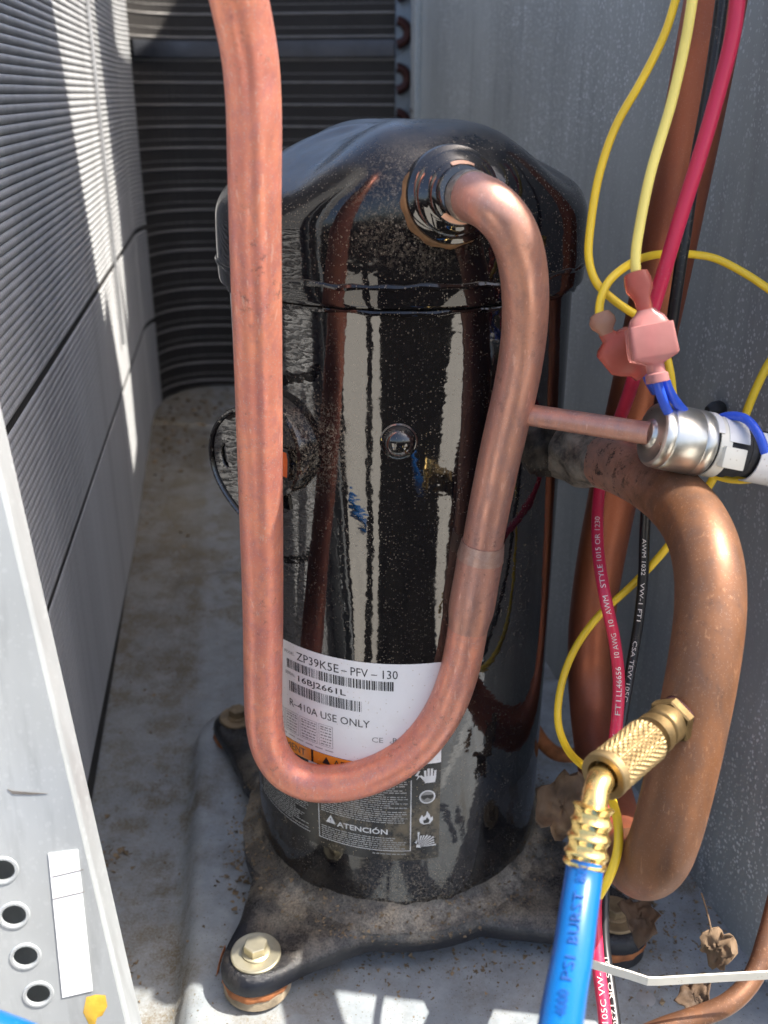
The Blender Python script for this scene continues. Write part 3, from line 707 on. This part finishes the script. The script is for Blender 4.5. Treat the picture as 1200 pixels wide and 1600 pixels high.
cut = next(i for i, p in enumerate(up_path) if i > 100 and (p-at(752, 865, .447)).length < .006)
RU = .0093
tube('pipe_run', up_path[:cut+1], RU, MT['copper_pink'], dp, 32)
tube('pipe_run', up_path[cut:], RU*.985, MT['copper_bright'], dp, 32)['label'] = 'browner upper run from the joint to the cap'
# swaged coupling
sw = up_path[cut-9:cut+1]
def sw_r(s): return RU*(1+.145*sstep(0, .3, s)-.02*sstep(.5, .7, s))
tube('swaged_joint', sw, sw_r, MT['copper_bright'], dp, 32)
tube('braze_ring', up_path[cut:cut+3], lambda s: RU*(1.15-.10*s), MT['braze_pale'], dp, 32)
tube('braze_ring', up_path[-7:-4], lambda s: RU*1.035, MT['braze'], dp, 32)

# ------------------------------------------------------------------ suction pipe
RS = .0130
s_px = [(800, 684, .520), (840, 694, .500), (885, 704, .480), (935, 716, .458), (990, 736, .432), (1042, 768, .408), (1084, 815, .388), (1106, 875, .374), (1110, 950, .368), (1099, 1040, .366), (1082, 1130, .368), (1062, 1220, .372), (1043, 1295, .377), (1028, 1335, .384), (1010, 1354, .396), (992, 1348, .414), (975, 1325, .442), (962, 1295, .475), (950, 1245, .512), (938, 1190, .548), (927, 1120, .572), (922, 1050, .578), (924, 980, .570), (934, 900, .553), (963, 750, .522), (998, 600, .491), (1030, 450, .464), (1060, 300, .444), (1090, 150, .428), (1118, 0, .414), (1138, -110, .405), (1150, -190, .400)]
s_path = smooth_path(catmull([at(*q) for q in s_px], 7), 4)
su = thing('suction_pipe', 'large brown copper suction pipe looping down from the compressor and up along the panel', 'pipe')
def near(path, p): return min(range(len(path)), key=lambda i: (path[i]-p).length)
i1 = near(s_path, at(902, 708, .471)); i2 = near(s_path, at(1010, 748, .42)); i3 = near(s_path, at(985, 1355, .42))
tube('pipe_stub', s_path[:i1+1], RS*.98, MT['copper_brown'], su, 36)
bl = s_path[i1-6:i1+7]
bvs, bfs = sweep(bl, lambda i, s: [(RS*(1.0+.15*math.sin(math.pi*s)*(1+.55*math.sin(3*t+i*.8)+.35*math.sin(7*t-i*1.3))+.02*math.sin(9*i+5*t))*math.cos(t), RS*(1.0+.15*math.sin(math.pi*s)*(1+.55*math.sin(3*t+i*.8)+.35*math.sin(7*t-i*1.3))+.02*math.sin(9*i+5*t))*math.sin(t)) for t in [2*math.pi*k/36 for k in range(36)]])
mk('braze_joint', bvs, bfs, MT['braze'], su)['label'] = 'lumpy grey brazed joint near the compressor'
tube('pipe_run', s_path[i1:i3+1], RS, MT['copper_brown'], su, 36)
tube('riser', s_path[i3:], RS, MT['copper_dark'], su, 32)['label'] = 'dark reddish riser along the panel'
# service port, brazed to the pipe
pa = at(1059, 1117, .3610); pb = at(943, 1213, .3265); pax = (pb-pa); plen = pax.length; pax.normalize()
po = pa
lathe('port_braze', [(.0050, -.008), (.0076, -.0020), (.0066, .0028)], po, pax, MT['purple'], su, 32, lambda r, h, t, j: r*(1+.05*math.sin(4*t)))
hexnut('port_hex', .0088, .0028, .0072, po, pax, MT['brass_dark'], su)
lathe('port_body', [(.0072, .0072), (.0073, .0075), (.0073, .0125), (.0070, .0130), (.0062, .0134), (.0062, .0146), (.0070, .0150), (.0072, .0152), (.0076, .0156), (.0076, .0196), (.0066, .0200), (.0060, .0204), (.0060, .0235)], po, pax, MT['brass_dark'], su, 36)

# ------------------------------------------------------------------ blue service hose
ho = thing('service_hose', 'blue refrigerant hose with knurled brass coupling and gilt ferrule screwed to the port', 'hose')
k0, k1 = .0222, plen+.0005
KS = 112; rows = 46; prof = [(.0060, k0), (.0076, k0+.0006)] + [(.0082, k0+.001+(k1-k0-.0045)*j/rows) for j in range(rows+1)] + [(.0080, k1-.0030), (.0083, k1-.0026), (.0083, k1-.0004), (.0079, k1), (.0058, k1), (.0054, k1-.0010), (.0052, k1-.004)]
def kn(r, h, t, j):
    if j < 3 or j > rows+1: return r
    u = t*30/(2*math.pi); v = (h-k0)/.00165
    a = abs(((u+v*.5) % 1)-.5)*2; b = abs(((u-v*.5) % 1)-.5)*2
    return r - .0007*(1-min(1, 1.6*min(a, b)))
lathe('knurled_coupling', prof, po, pax, MT['brass_knurl'], ho, KS, kn, 25)
el = smooth_path(catmull([po+pax*(k1-.006), po+pax*(k1+.002), at(939, 1221, .3210), at(932, 1235, .3180), at(929, 1255, .3150), at(926, 1272, .3135)], 6), 2)
tube('elbow_tube', el, .0043, MT['gold'], ho, 24)
fe0 = at(928, 1258, .3128); fe1 = at(914, 1350, .311); fax = (fe1-fe0); fln = fax.length; fax.normalize()
prof = [(.0044, 0)]
for j in range(33):
    s = j/32; prof.append((.0056+.0006*s + .0010*math.cos(s*2*math.pi*1.75)**4, .0004+s*(fln-.0012)))
prof += [(.0068, fln-.0008), (.0070, fln), (.0066, fln+.0006), (.0056, fln+.0006)]
lathe('crimped_ferrule', prof, fe0, fax, MT['gold'], ho, 64, lambda r, h, t, j: r*(1+(.045*(abs(math.sin(4*t))**10) if 2 < j < 30 and math.cos((j-1)/32*2*math.pi*1.75)**4 < .5 else 0)), 40)
hp = smooth_path(catmull([fe1-fax*.004, at(911, 1375, .3085), at(903, 1430, .301), at(895, 1490, .291), (at(884, 1550, .279)), at(876, 1600, .268), at(866, 1660, .254), at(850, 1740, .235)], 8), 3)
HR = .0058
tube('hose_body', hp, lambda s: HR*(1.0+.06*s), MT['hose'], ho, 36)
def on_tube(path, r, facing=None, up_rev=False):
    L = [0]
    for i in range(1, len(path)): L.append(L[-1]+(path[i]-path[i-1]).length)
    F = frames(path)
    def fn(u, v):
        u = max(0, min(L[-1]-1e-6, u)); i = 0
        lo_, hi_ = 0, len(L)-1
        while hi_-lo_ > 1:
            m_ = (lo_+hi_)//2
            if L[m_] <= u: lo_ = m_
            else: hi_ = m_
        i = lo_; f = (u-L[i])/max(1e-9, L[i+1]-L[i]); p = path[i].lerp(path[i+1], f); t = F[i][0].lerp(F[i+1][0], f).normalized()
        n = facing(p, t) if facing else (CAM-p); n = (n-t*n.dot(t)).normalized(); b = n.cross(t)
        a = v/r; return p + (n*math.cos(a) + b*math.sin(a))*(r*1.08)
    return fn, L[-1]
hrev = list(reversed(hp)); fn, HL = on_tube(hrev, HR*1.045)
def ft(u, v): return fn(u, -v)
ub = near(hrev, at(893, 1505, .289)); lu_ = sum((hrev[i+1]-hrev[i]).length for i in range(ub))
for body, du, w in (('800', .0285, .0085), ('BURST', .0060, .0190), ('PSI', -.0085, .0095), ('4000', -.0235, .0110)):
    text('lettering', body, lambda u, v: fn(u, v-.0010), lu_-.004+du, 0, .0029, w, MT['hose_print'], ho)

# second blue hose, only a corner in the frame
h2 = smooth_path(catmull([at(-120, 1570, .30), at(-40, 1602, .30), at(40, 1632, .30), at(120, 1670, .30)], 6), 1)
tag(tube('spare_hose', h2, .0062, MT['hose'], None, 24), 'blue hose peeking in at the bottom left corner below the bright post', 'hose')

# ------------------------------------------------------------------ pressure switch
psw = thing('pressure_switch', 'silver capsule pressure switch on a thin copper tube, with black boot and white tape', 'switch')
q0 = at(826, 648, .413); q1 = at(1012, 677, .388)
tube('copper_stem', [q0, q0.lerp(q1, .5), q1.lerp(q0, -.02)], .0046, MT['copper_bright'], psw, 28)
pd = (at(1190, 712, .400)-q1).normalized()
lathe('capsule', [(.0048, -.0004), (.0056, .0002), (.0060, .0010), (.0098, .0020), (.0112, .0016), (.0122, .0020), (.0129, .0034), (.0130, .0050), (.0127, .0058), (.0131, .0064), (.0132, .0180), (.0128, .0188), (.0132, .0194), (.0132, .0226), (.0126, .0238), (.0110, .0242)], q1, pd, MT['steel'], psw, 64)
lathe('boot', [(.0112, .0235), (.0116, .0245), (.0116, .0350), (.0108, .0365), (.0108, .0400), (.0100, .0410), (.0098, .0640), (.006, .066)], q1, pd, MT['rubber'], psw, 40)
pa_, pu, pw = basis(pd)
def band(name, h0, h1, r, a0, a1, mat, n=24, wav=0):
    vs, fs = [], []
    for i in range(n+1):
        t = a0+(a1-a0)*i/n
        for h, dr in ((h0, -.0002), (h0, .0004), (h1+wav*math.sin(5*t), .0004), (h1+wav*math.sin(5*t), -.0002)):
            vs.append(q1+pd*h+(pu*math.cos(t)+pw*math.sin(t))*(r+dr))
    for i in range(n):
        for k in range(4): a, b = i*4+k, i*4+(k+1) % 4; fs.append((a, b, b+4, a+4))
    fs += [(0, 1, 2, 3), (n*4+3, n*4+2, n*4+1, n*4)]
    return mk(name, vs, fs, mat, psw, True, 30)
# find angle facing the camera
tocam = (CAM-q1); ang = math.atan2(tocam.dot(pw), tocam.dot(pu))
sg = 1 if ang > 0 else -1
band('strap', .0250, .0300, .0121, 0, 2*math.pi-.01, MT['tie'], 48)
band('white_tag', .0285, .0375, .0124, ang-sg*1.5, ang-sg*.25, MT['tape'])['label'] = 'white printed tag round the boot'
band('white_tag', .0235, .0262, .0128, ang-sg*1.5, ang-sg*.45, MT['tape'])
box('strap_head', q1+pd*.031+(pu*math.cos(ang+sg*.25)+pw*math.sin(ang+sg*.25))*.0128, pd*.0048, (pu*-math.sin(ang)+pw*math.cos(ang))*.0042, (pu*math.cos(ang)+pw*math.sin(ang))*.0022, MT['tie'], psw, .0006)
band('tape_wrap', .0440, .0660, .0112, ang-sg*.9, ang+sg*1.6, MT['tape'], 30, .0012)['label'] = 'torn white tape wrapped over the black lead'
sm2 = []
a0 = ang-sg*1.0
for i in range(3):
    pass

# ------------------------------------------------------------------ wires
def wire(name, pxs, r, mat, label, group, parent=None, n=8):
    path = smooth_path(catmull([at(*q) for q in pxs], n), 2)
    o = tube(name, path, r, mat, None, 24); tag(o, label, 'wire', group); return o, path
G = 'wires hanging in front of the panel'
wire('yellow_wire', [(1085, -70, .372), (1062, -20, .374), (1040, 50, .377), (1003, 125, .380), (963, 195, .383), (937, 270, .385), (923, 350, .386), (920, 405, .386), (932, 442, .386), (957, 467, .385), (985, 487, .385), (1010, 500, .386)], .00165, MT['yellow'], 'deep yellow wire in the leftmost loop, hanging from the top to the pink connectors', G)
wire('yellow_wire', [(1092, -70, .350), (1084, -15, .352), (1072, 60, .355), (1048, 165, .360), (1018, 265, .363), (1001, 345, .364), (993, 400, .365), (994, 432, .366)], .00190, MT['yellow_pale'], 'pale yellow wire running straight down into the top of the upper pink connector', G)
wire('yellow_wire', [(936, 500, .377), (938, 470, .378), (951, 440, .380), (985, 412, .386), (1025, 398, .400), (1075, 397, .414), (1115, 403, .416), (1155, 422, .414), (1200, 451, .412), (1260, 500, .410)], .00165, MT['yellow'], 'yellow wire arching from the tan connector bulb to the right edge', G)
wire('yellow_wire', [(1260, 500, .420), (1205, 562, .425), (1178, 615, .430), (1150, 685, .436), (1112, 752, .442), (1045, 852, .462), (990, 912, .475), (932, 966, .482), (895, 1020, .485), (876, 1075, .484), (872, 1130, .478), (886, 1170, .468), (925, 1208, .430), (952, 1240, .408), (966, 1290, .392), (965, 1330, .386), (952, 1370, .384), (935, 1400, .386)], .00185, MT['yellow'], 'long yellow wire slanting down behind the big pipe and looping by the ferrule', G)
wire('yellow_wire', [(1036, 535, .400), (1047, 580, .402), (1053, 625, .406), (1066, 680, .410), (1096, 730, .414), (1135, 748, .412), (1180, 748, .408), (1240, 730, .405)], .00165, MT['yellow'], 'short yellow wire dipping under the silver pressure switch', G)
red_o, red_p = wire('red_wire', [(1165, -80, .352), (1156, -30, .356), (1146, 50, .361), (1122, 145, .367), (1090, 255, .373), (1060, 350, .379), (1036, 430, .385), (1015, 500, .392), (995, 575, .402), (974, 640, .440), (950, 700, .481), (936, 770, .484), (934, 855, .470), (945, 930, .457), (960, 1000, .462), (967, 1065, .464), (964, 1125, .462), (956, 1190, .458), (946, 1260, .452), (936, 1340, .446), (930, 1420, .440), (934, 1500, .430), (944, 1580, .420), (950, 1660, .410)], .0029, MT['red'], 'thick red wire with white print running from the top right down behind the hose', G)
blk_o, blk_p = wire('black_wire', [(1140, -80, .375), (1132, -30, .378), (1120, 60, .384), (1106, 150, .390), (1086, 260, .397), (1070, 370, .404), (1055, 470, .412), (1042, 560, .422), (1026, 660, .440), (1012, 760, .456), (1007, 840, .464), (1005, 900, .468), (998, 970, .472), (988, 1030, .474), (978, 1090, .473), (968, 1150, .470), (960, 1220, .466), (952, 1300, .460), (944, 1390, .452), (944, 1470, .442), (954, 1545, .430), (964, 1620, .418), (970, 1680, .41)], .0025, MT['black_wire'], 'black wire with pale print beside the red one, tangled with dust', G)
wire('blue_wire', [(1022, 585, .367), (1029, 606, .370), (1040, 636, .378), (1060, 668, .392), (1085, 690, .405)], .0019, MT['blue'], 'blue wire leaving the lower pink connector, left one of the pair', G)
wire('blue_wire', [(1036, 585, .372), (1046, 612, .376), (1066, 640, .384), (1090, 660, .396), (1118, 672, .405)], .0019, MT['blue'], 'blue wire behind its twin, running over the silver capsule', G)
wire('blue_wire', [(1095, 690, .402), (1112, 662, .396), (1138, 650, .390), (1166, 655, .384), (1186, 680, .380), (1196, 708, .380)], .0018, MT['blue'], 'blue wire arching over the white tag of the pressure switch', G)
wire('blue_wire', [(998, 556, .392), (1003, 572, .388), (1008, 584, .386), (1013, 596, .390), (1022, 612, .404)], .0015, MT['blue'], 'bit of blue wire peeking out under the pink connectors', G)
def printed(wire_o, path, r, items, cap, rev=False):
    if rev: path = list(reversed(path))
    fn, L = on_tube(path, r)
    for body, px, py, d, w in items:
        i = near(path, at(px, py, d)); u = sum((path[k+1]-path[k]).length for k in range(i))
        text('lettering', body, lambda a, b: fn(a, b-cap*.5), u, 0, cap, w, MT['wire_print'], wire_o)
printed(red_o, red_p, .0029, [('105C VW-1', 947, 1600, .42, .021), ('600V', 958, 1180, .46, .010), ('FT1', 965, 1120, .462, .007), ('LL46656', 967, 1090, .463, .0145), ('10 AWG', 964, 1022, .463, .0125), ('10', 957, 975, .461, .0035), ('AWM', 952, 955, .46, .008), ('STYLE 1015 OR 1230', 944, 920, .457, .038)], .0023, True)
printed(blk_o, blk_p, .0025, [('AWM 1032', 1007, 840, .464, .018), ('VW-1 FT1', 1004, 905, .468, .019), ('CSA TEW 105C', 993, 1000, .473, .030), ('600V FT1 OR', 970, 1140, .47, .026), ('1015 OR 1230', 948, 1500, .44, .028)], .0018)

# pink insulated connectors ---------------------------------------------
def rrprof(w, t, e, seg=28):
    out = []
    for k in range(seg):
        a = 2*math.pi*k/seg; c, s = math.cos(a), math.sin(a)
        out.append((math.copysign(abs(c)**e, c)*w, math.copysign(abs(s)**e, s)*t))
    return out
def loft(name, st, mat, parent, wide):
    """st: (point, halfwidth, halfthick, exponent)"""
    vs, fs = [], []; m = 28
    for i, (p, w, t, e) in enumerate(st):
        tg = (st[min(i+1, len(st)-1)][0]-st[max(i-1, 0)][0]).normalized(); x = (wide-tg*wide.dot(tg)).normalized(); y = tg.cross(x)
        vs += [p+x*a+y*b for a, b in rrprof(w, t, e)]
    for i in range(len(st)-1):
        for k in range(m): a, b = i*m+k, i*m+(k+1) % m; fs.append((a, b, b+m, a+m))
    fs += [tuple(range(m-1, -1, -1)), tuple(range((len(st)-1)*m, len(st)*m))]
    return mk(name, vs, fs, mat, parent, True, 40)
def chain(pa_, pb_, spec): return [(pa_.lerp(pb_, s), w, t, e) for s, w, t, e in spec]
c1 = thing('quick_connector', 'pink nylon push connector with square block joining the pale yellow and blue wires', 'connector')
A_ = at(993, 426, .366); B_ = at(1010, 492, .365); D_ = at(1028, 598, .367)
loft('crimp_sleeve', chain(A_, B_, [(0, .0034, .0030, .8), (.03, .0044, .0036, .7), (.22, .0050, .0040, .7), (.40, .0049, .0040, .7), (.62, .0030, .0028, .9), (.9, .0030, .0028, .9), (1, .0034, .003, .9)]), MT['nylon_red'], c1, V((1, 0, .1)))
E1 = at(1009, 484, .3645)
loft('block', chain(E1, D_, [(0, .0034, .0030, .9), (.05, .0044, .0034, .8), (.11, .0064, .0040, .7), (.20, .0072, .0044, .5), (.212, .0074, .0046, .2), (.215, .0082, .0052, .16), (.62, .0087, .0053, .16), (.66, .0082, .0048, .22), (.72, .0046, .0040, .7), (.75, .0034, .0034, .9), (.86, .0034, .0034, .9), (.88, .0042, .0040, .9), (.99, .0044, .0040, .9), (1, .0036, .0034, .9)]), MT['nylon'], c1, V((1, 0, .1)))
c2 = thing('quick_connector', 'reddish nylon connector with tan bulb, tucked behind the square pink block', 'connector')
A2 = at(936, 488, .378); B2 = at(948, 522, .379); D2 = at(1004, 585, .384)
loft('crimp_sleeve', chain(A2, B2, [(0, .0024, .0024, .9), (.08, .0038, .0034, .8), (.35, .0050, .0042, .8), (.6, .0048, .0040, .8), (.85, .0030, .0028, .9), (1, .0028, .0026, .9)]), MT['nylon_tan'], c2, V((1, 0, .1)))
B2b = at(944, 518, .379)
loft('block', chain(B2b, D2, [(0, .0026, .0024, .9), (.14, .0034, .003, .8), (.2, .0070, .0040, .5), (.26, .0084, .0046, .4), (.62, .0088, .0046, .4), (.74, .0070, .004, .5), (.88, .0040, .0034, .8), (1, .0036, .0032, .9)]), MT['nylon_red'], c2, V((.6, 0, .8)))

# cable tie ------------------------------------------------------------
tp = [at(*q) for q in ((905, 1500, .405), (930, 1508, .402), (985, 1524, .398), (1012, 1533, .396), (1030, 1533, .396), (1080, 1530, .396), (1150, 1526, .395), (1260, 1520, .393))]
vs, fs = sweep(tp, lambda i, s: [(.0021, .0004), (.0021, -.0004), (-.0021, -.0004), (-.0021, .0004)])
tag(mk('cable_tie', vs, fs, MT['tie'], None, False), 'cream nylon cable tie strap sticking out to the right of the blue hose', 'cable tie')
# black cable clip on the panel
kp = on_plane(1132, 640, WB, wn_)
tag(lathe('cable_clip', [(.004, 0), (.005, .002), (.0045, .006), (.0025, .009)], kp-wn_*.001, -wn_, MT['clip'], None, 16), 'small black clip on the panel above the pressure switch', 'clip')
# thin liquid line at the bottom right
ll = smooth_path(catmull([at(*q) for q in ((1235, 1330, .43), (1216, 1400, .425), (1199, 1465, .42), (1178, 1525, .415), (1140, 1567, .41), (1085, 1590, .41), (1040, 1605, .41), (980, 1630, .41))], 8), 3)
tag(tube('liquid_line', ll, .0042, MT['copper_brown'], None, 24), 'thin brown copper line curving across the bottom right corner', 'pipe')
gp = on_floor(1003, 1598)
tag(lathe('rubber_bumper', [(.013, -.002), (.013, .010), (.012, .014), (.008, .017), (.001, .018)], gp, V((0, 0, 1)), MT['grey_rubber'], None, 32), 'round grey rubber stub at the bottom edge beside the black wire', 'rubber stub')
# small rusty elbow pipe behind the compressor foot
rp = smooth_path(catmull([at(800, 1100, .63), at(832, 1135, .62), at(848, 1160, .615), at(870, 1178, .61), at(905, 1180, .61)], 6), 2)
tag(tube('small_pipe', rp, .0045, MT['rust'], None, 16), 'small rust brown pipe end behind the foot of the compressor', 'pipe')

# ------------------------------------------------------------------ front left corner post
post = thing('corner_post', 'sunlit galvanised corner post with a column of punched holes at the lower left', 'post')
e_top = at(0, 745, .325); e_bot = at(200, 1600, .385); e_left = at(-200, 1600, .362)
ev = (e_top-e_bot).normalized(); eu = (e_left-e_bot); eu = (eu-ev*eu.dot(ev)).normalized(); pn = ev.cross(eu)
if pn.dot(CAM-e_bot) < 0: pn = -pn
def pp2(px, py): d = on_plane(px, py, e_bot, pn)-e_bot; return (d.dot(eu), d.dot(ev))
def p3(u, v, w=0): return e_bot+eu*u+ev*v+pn*w
Lh = (e_top-e_bot).length
hol = []; hc = []
for px, py, rx in ((4, 1359, 19), (22, 1429, 20), (40, 1493, 19), (60, 1552, 18)):
    u, v = pp2(px, py); hc.append((u, v)); hol.append([(u+.0044*math.cos(-a*.2618), v+.0044*math.sin(-a*.2618)) for a in range(24)])
u, v = hc[0]; du = (hc[3][0]-hc[0][0])/3; dv = (hc[3][1]-hc[0][1])/3
outer = [(0.0008, -.10), (.0008, Lh+.25), (.16, Lh+.25), (.16, -.10)]
plate('post_face', outer, hol, .0012, lambda u, v, w: p3(u, v, w), MT['post'], post)
for (u, v) in hc:
    ringp = [p3(u+.0050*math.cos(a*.2618), v+.0050*math.sin(a*.2618), .0006) for a in range(24)]
    vs, fs = [], []
    for k, q in enumerate(ringp):
        rd = (q-p3(u, v, .0006)).normalized()
        for m_ in range(8): t = 2*math.pi*m_/8; vs.append(q+rd*(.0008*math.cos(t))+pn*(.0006*math.sin(t)))
    for k in range(24):
        for m_ in range(8): a = k*8+m_; b = k*8+(m_+1) % 8; c = ((k+1) % 24)*8; fs.append((a, b, c+(m_+1) % 8, c+m_))
    mk('hole_rim', vs, fs, MT['post'], post)
plate('hole_backing', [(.004, -.10), (.004, Lh+.25), (.16, Lh+.25), (.16, -.10)], [], .001, lambda u, v, w: p3(u, v, w-.022), MT['post'], post)  # backing sheet added so the punched holes look dark
# rolled edge and return flange
edge = []
fdir = (-pn*.90 - eu*.36).normalized()
vs, fs = [], []; NS = 9
for v in (-.10, Lh+.25):
    for k in range(NS):
        t = k/(NS-1)*math.pi/2; q = p3(.0012, v, -.0006) + (-eu)*(.0022*math.sin(t)) + pn*(.0022*(math.cos(t)-1)+.0006); vs.append(q)
    vs.append(vs[-1]+fdir*.007)
m_ = NS+1
for k in range(m_-1): fs.append((k, k+1, m_+k+1, m_+k))
mk('return_flange', vs, fs, MT['post'], post, True, 80)
st = [pp2(*q) for q in ((76, 1332), (122, 1326), (145, 1545), (98, 1556))]
cxy = (sum(q[0] for q in st)/4, sum(q[1] for q in st)/4)
plate('sticker', st, [], .0003, lambda u, v, w: p3(u, v, .0009+w), MT['label_white'], post, .00005)['label'] = 'white sticker strip beside the holes'
for (x0, y0, x1, y1) in ((82, 1366, 131, 1357), (83, 1399, 133, 1393)):
    a, b = pp2(x0, y0), pp2(x1, y1); box('sticker_crease', p3((a[0]+b[0])/2, (a[1]+b[1])/2, .0012), eu*abs(a[0]-b[0])*.5, ev*.0001, pn*.0001, MT['mark'], post)
sc = [pp2(*q) for q in ((12, 1231), (20, 1234), (45, 1236), (75, 1238), (48, 1240), (20, 1239))]
plate('scratch', sc, [], .0002, lambda u, v, w: p3(u, v, .0008+w), MT['mark'], post)
gm = [pp2(*q) for q in ((135, 1556), (150, 1552), (165, 1553), (168, 1570), (160, 1585), (152, 1588), (148, 1602), (140, 1600), (130, 1580))]
vs = [p3(*(sum(q[i] for q in gm)/len(gm) for i in (0, 1)), .0022)]+[p3(u, v, .0007) for u, v in gm]
mk('amber_gum', vs, [(0, 1+i, 1+(i+1) % len(gm)) for i in range(len(gm))], MT['seal_gum'], post, True, 80)

# ------------------------------------------------------------------ leaves and crumbs
def leaf(label, px, py, d, size, n, mat, seed, elong=1.3, onfloor=False):
    rnd = random.Random(seed); c = at(px, py, d); a, u, w = basis(n); vs, fs = [], []; N = 26; RI = 8
    for j in range(RI+1):
        for k in range(N):
            t = 2*math.pi*k/N; rad = size*(j/RI)*(1+.16*math.sin(3*t+seed)+.10*math.sin(7*t))*(1 if j < RI else rnd.uniform(.86, 1.06))
            h = size*(.42*math.sin(2.2*t+seed)*(j/RI)**2+.16*math.sin(5*t+j*1.3)*(j/RI)+.12*math.sin(3*t-j*1.1+seed)*(j/RI)+.05*rnd.uniform(-1, 1))
            vs.append(c+u*(rad*elong*math.cos(t))+w*(rad*math.sin(t))+a*h)
    for j in range(RI):
        for k in range(N): p, q = j*N+k, j*N+(k+1) % N; fs.append((p, q, q+N, p+N))
    o = mk('dry_leaf', vs, fs, mat, None, True, 60); tag(o, label, 'leaf', 'dry leaves in the cabinet')
    md = o.modifiers.new('s', 'SOLIDIFY'); md.thickness = .0004
leaf('large pale dry leaf curled behind the hose ferrule at the foot of the compressor', 880, 1260, .50, .0135, V((-.1, -.8, .5)), MT['leaf'], 3)
leaf('upright brown dry leaf leaning at the foot of the right panel', 1120, 1482, .462, .0082, V((-.5, -.8, .3)), MT['leaf'], 5, 1.2)
leaf('shrivelled dark leaf lying below the cable tie', 1085, 1558, .462, .0075, V((-.2, -.5, .8)), MT['leaf_dark'], 9)
leaf('rust brown dead leaf on the floor below the bend of the big pipe', 1000, 1432, .50, .0095, V((0, -.3, .95)), MT['leaf_dark'], 11)
stp = [at(1112, 1455, .462), at(1105, 1425, .466), at(1096, 1395, .47)]
tag(tube('leaf_stalk', catmull(stp, 4), .0004, MT['leaf'], None, 6), 'thin dry stalk standing above the upright leaf', 'stalk')
# loose crumbs: far too many to count
vs, fs = [], []
def crumb(p, s, rnd):
    b = len(vs); A = [V((rnd.uniform(-1, 1), rnd.uniform(-1, 1), rnd.uniform(-.2, .8)))*s for _ in range(5)]
    vs.extend([p+a for a in A]); fs.extend([(b, b+1, b+2), (b, b+1, b+3), (b+1, b+2, b+4), (b, b+2, b+3), (b+2, b+3, b+4), (b+1, b+3, b+4)])
rnd = random.Random(4)
def patch(px, py, sx, sy, n, s0, s1):
    for _ in range(n):
        x, y = px+rnd.gauss(0, sx), py+rnd.gauss(0, sy); p = on_floor(x, y); p.z = pan_h(p.x, p.y)
        if p.x < cx(p.y)+.004: continue
        crumb(p, rnd.uniform(s0, s1), rnd)
patch(265, 690, 22, 28, 150, .0012, .004); patch(310, 635, 35, 14, 120, .0015, .005); patch(280, 840, 12, 10, 5, .003, .005); patch(300, 1000, 60, 120, 60, .0006, .002)
patch(180, 1335, 18, 14, 26, .0012, .0034); patch(195, 1520, 12, 22, 25, .001, .003); patch(370, 1400, 14, 25, 60, .0008, .003); patch(640, 1540, 150, 30, 260, .0005, .0016)
patch(760, 1520, 120, 30, 140, .0005, .0018); patch(1060, 1500, 50, 50, 160, .0006, .002); patch(900, 1540, 50, 30, 60, .0006, .002); patch(990, 1430, 18, 14, 70, .001, .003)
patch(215, 800, 14, 60, 60, .001, .003); patch(260, 1300, 60, 120, 120, .0004, .0014)
tag(mk('loose_dirt', vs, fs, MT['dirt'], None, False), 'brown crumbs of soil and leaf scattered over the pan', 'dirt', kind='stuff')
vs, fs = [], []
for _ in range(900):
    t = rnd.uniform(-2.2, 2.0); r = rnd.uniform(.083, .103); zz = max(.0105, .0175-(r-.083)*.8); crumb(V((r*math.sin(t), -r*math.cos(t), zz)), rnd.uniform(.0003, .0015), rnd)
tag(mk('foot_dirt', vs, fs, MT['dirt'], None, False), 'fine dirt gathered round the foot of the compressor', 'dirt', kind='stuff')
# copper-coloured shred hanging from the front left bolt
shp = smooth_path(catmull([at(*q) for q in ((352, 1480, .535), (346, 1495, .53), (340, 1520, .528), (336, 1550, .53), (340, 1580, .532), (346, 1605, .53))], 5), 1)
vs, fs = sweep(shp, lambda i, s: [(.0014*(1-.5*s), .0002), (.0014*(1-.5*s), -.0002), (-.0014, -.0002), (-.0014, .0002)])
tag(mk('rust_flake', vs, fs, MT['rust'], None, True), 'thin rust coloured shred hanging beside the front left bolt', 'flake')
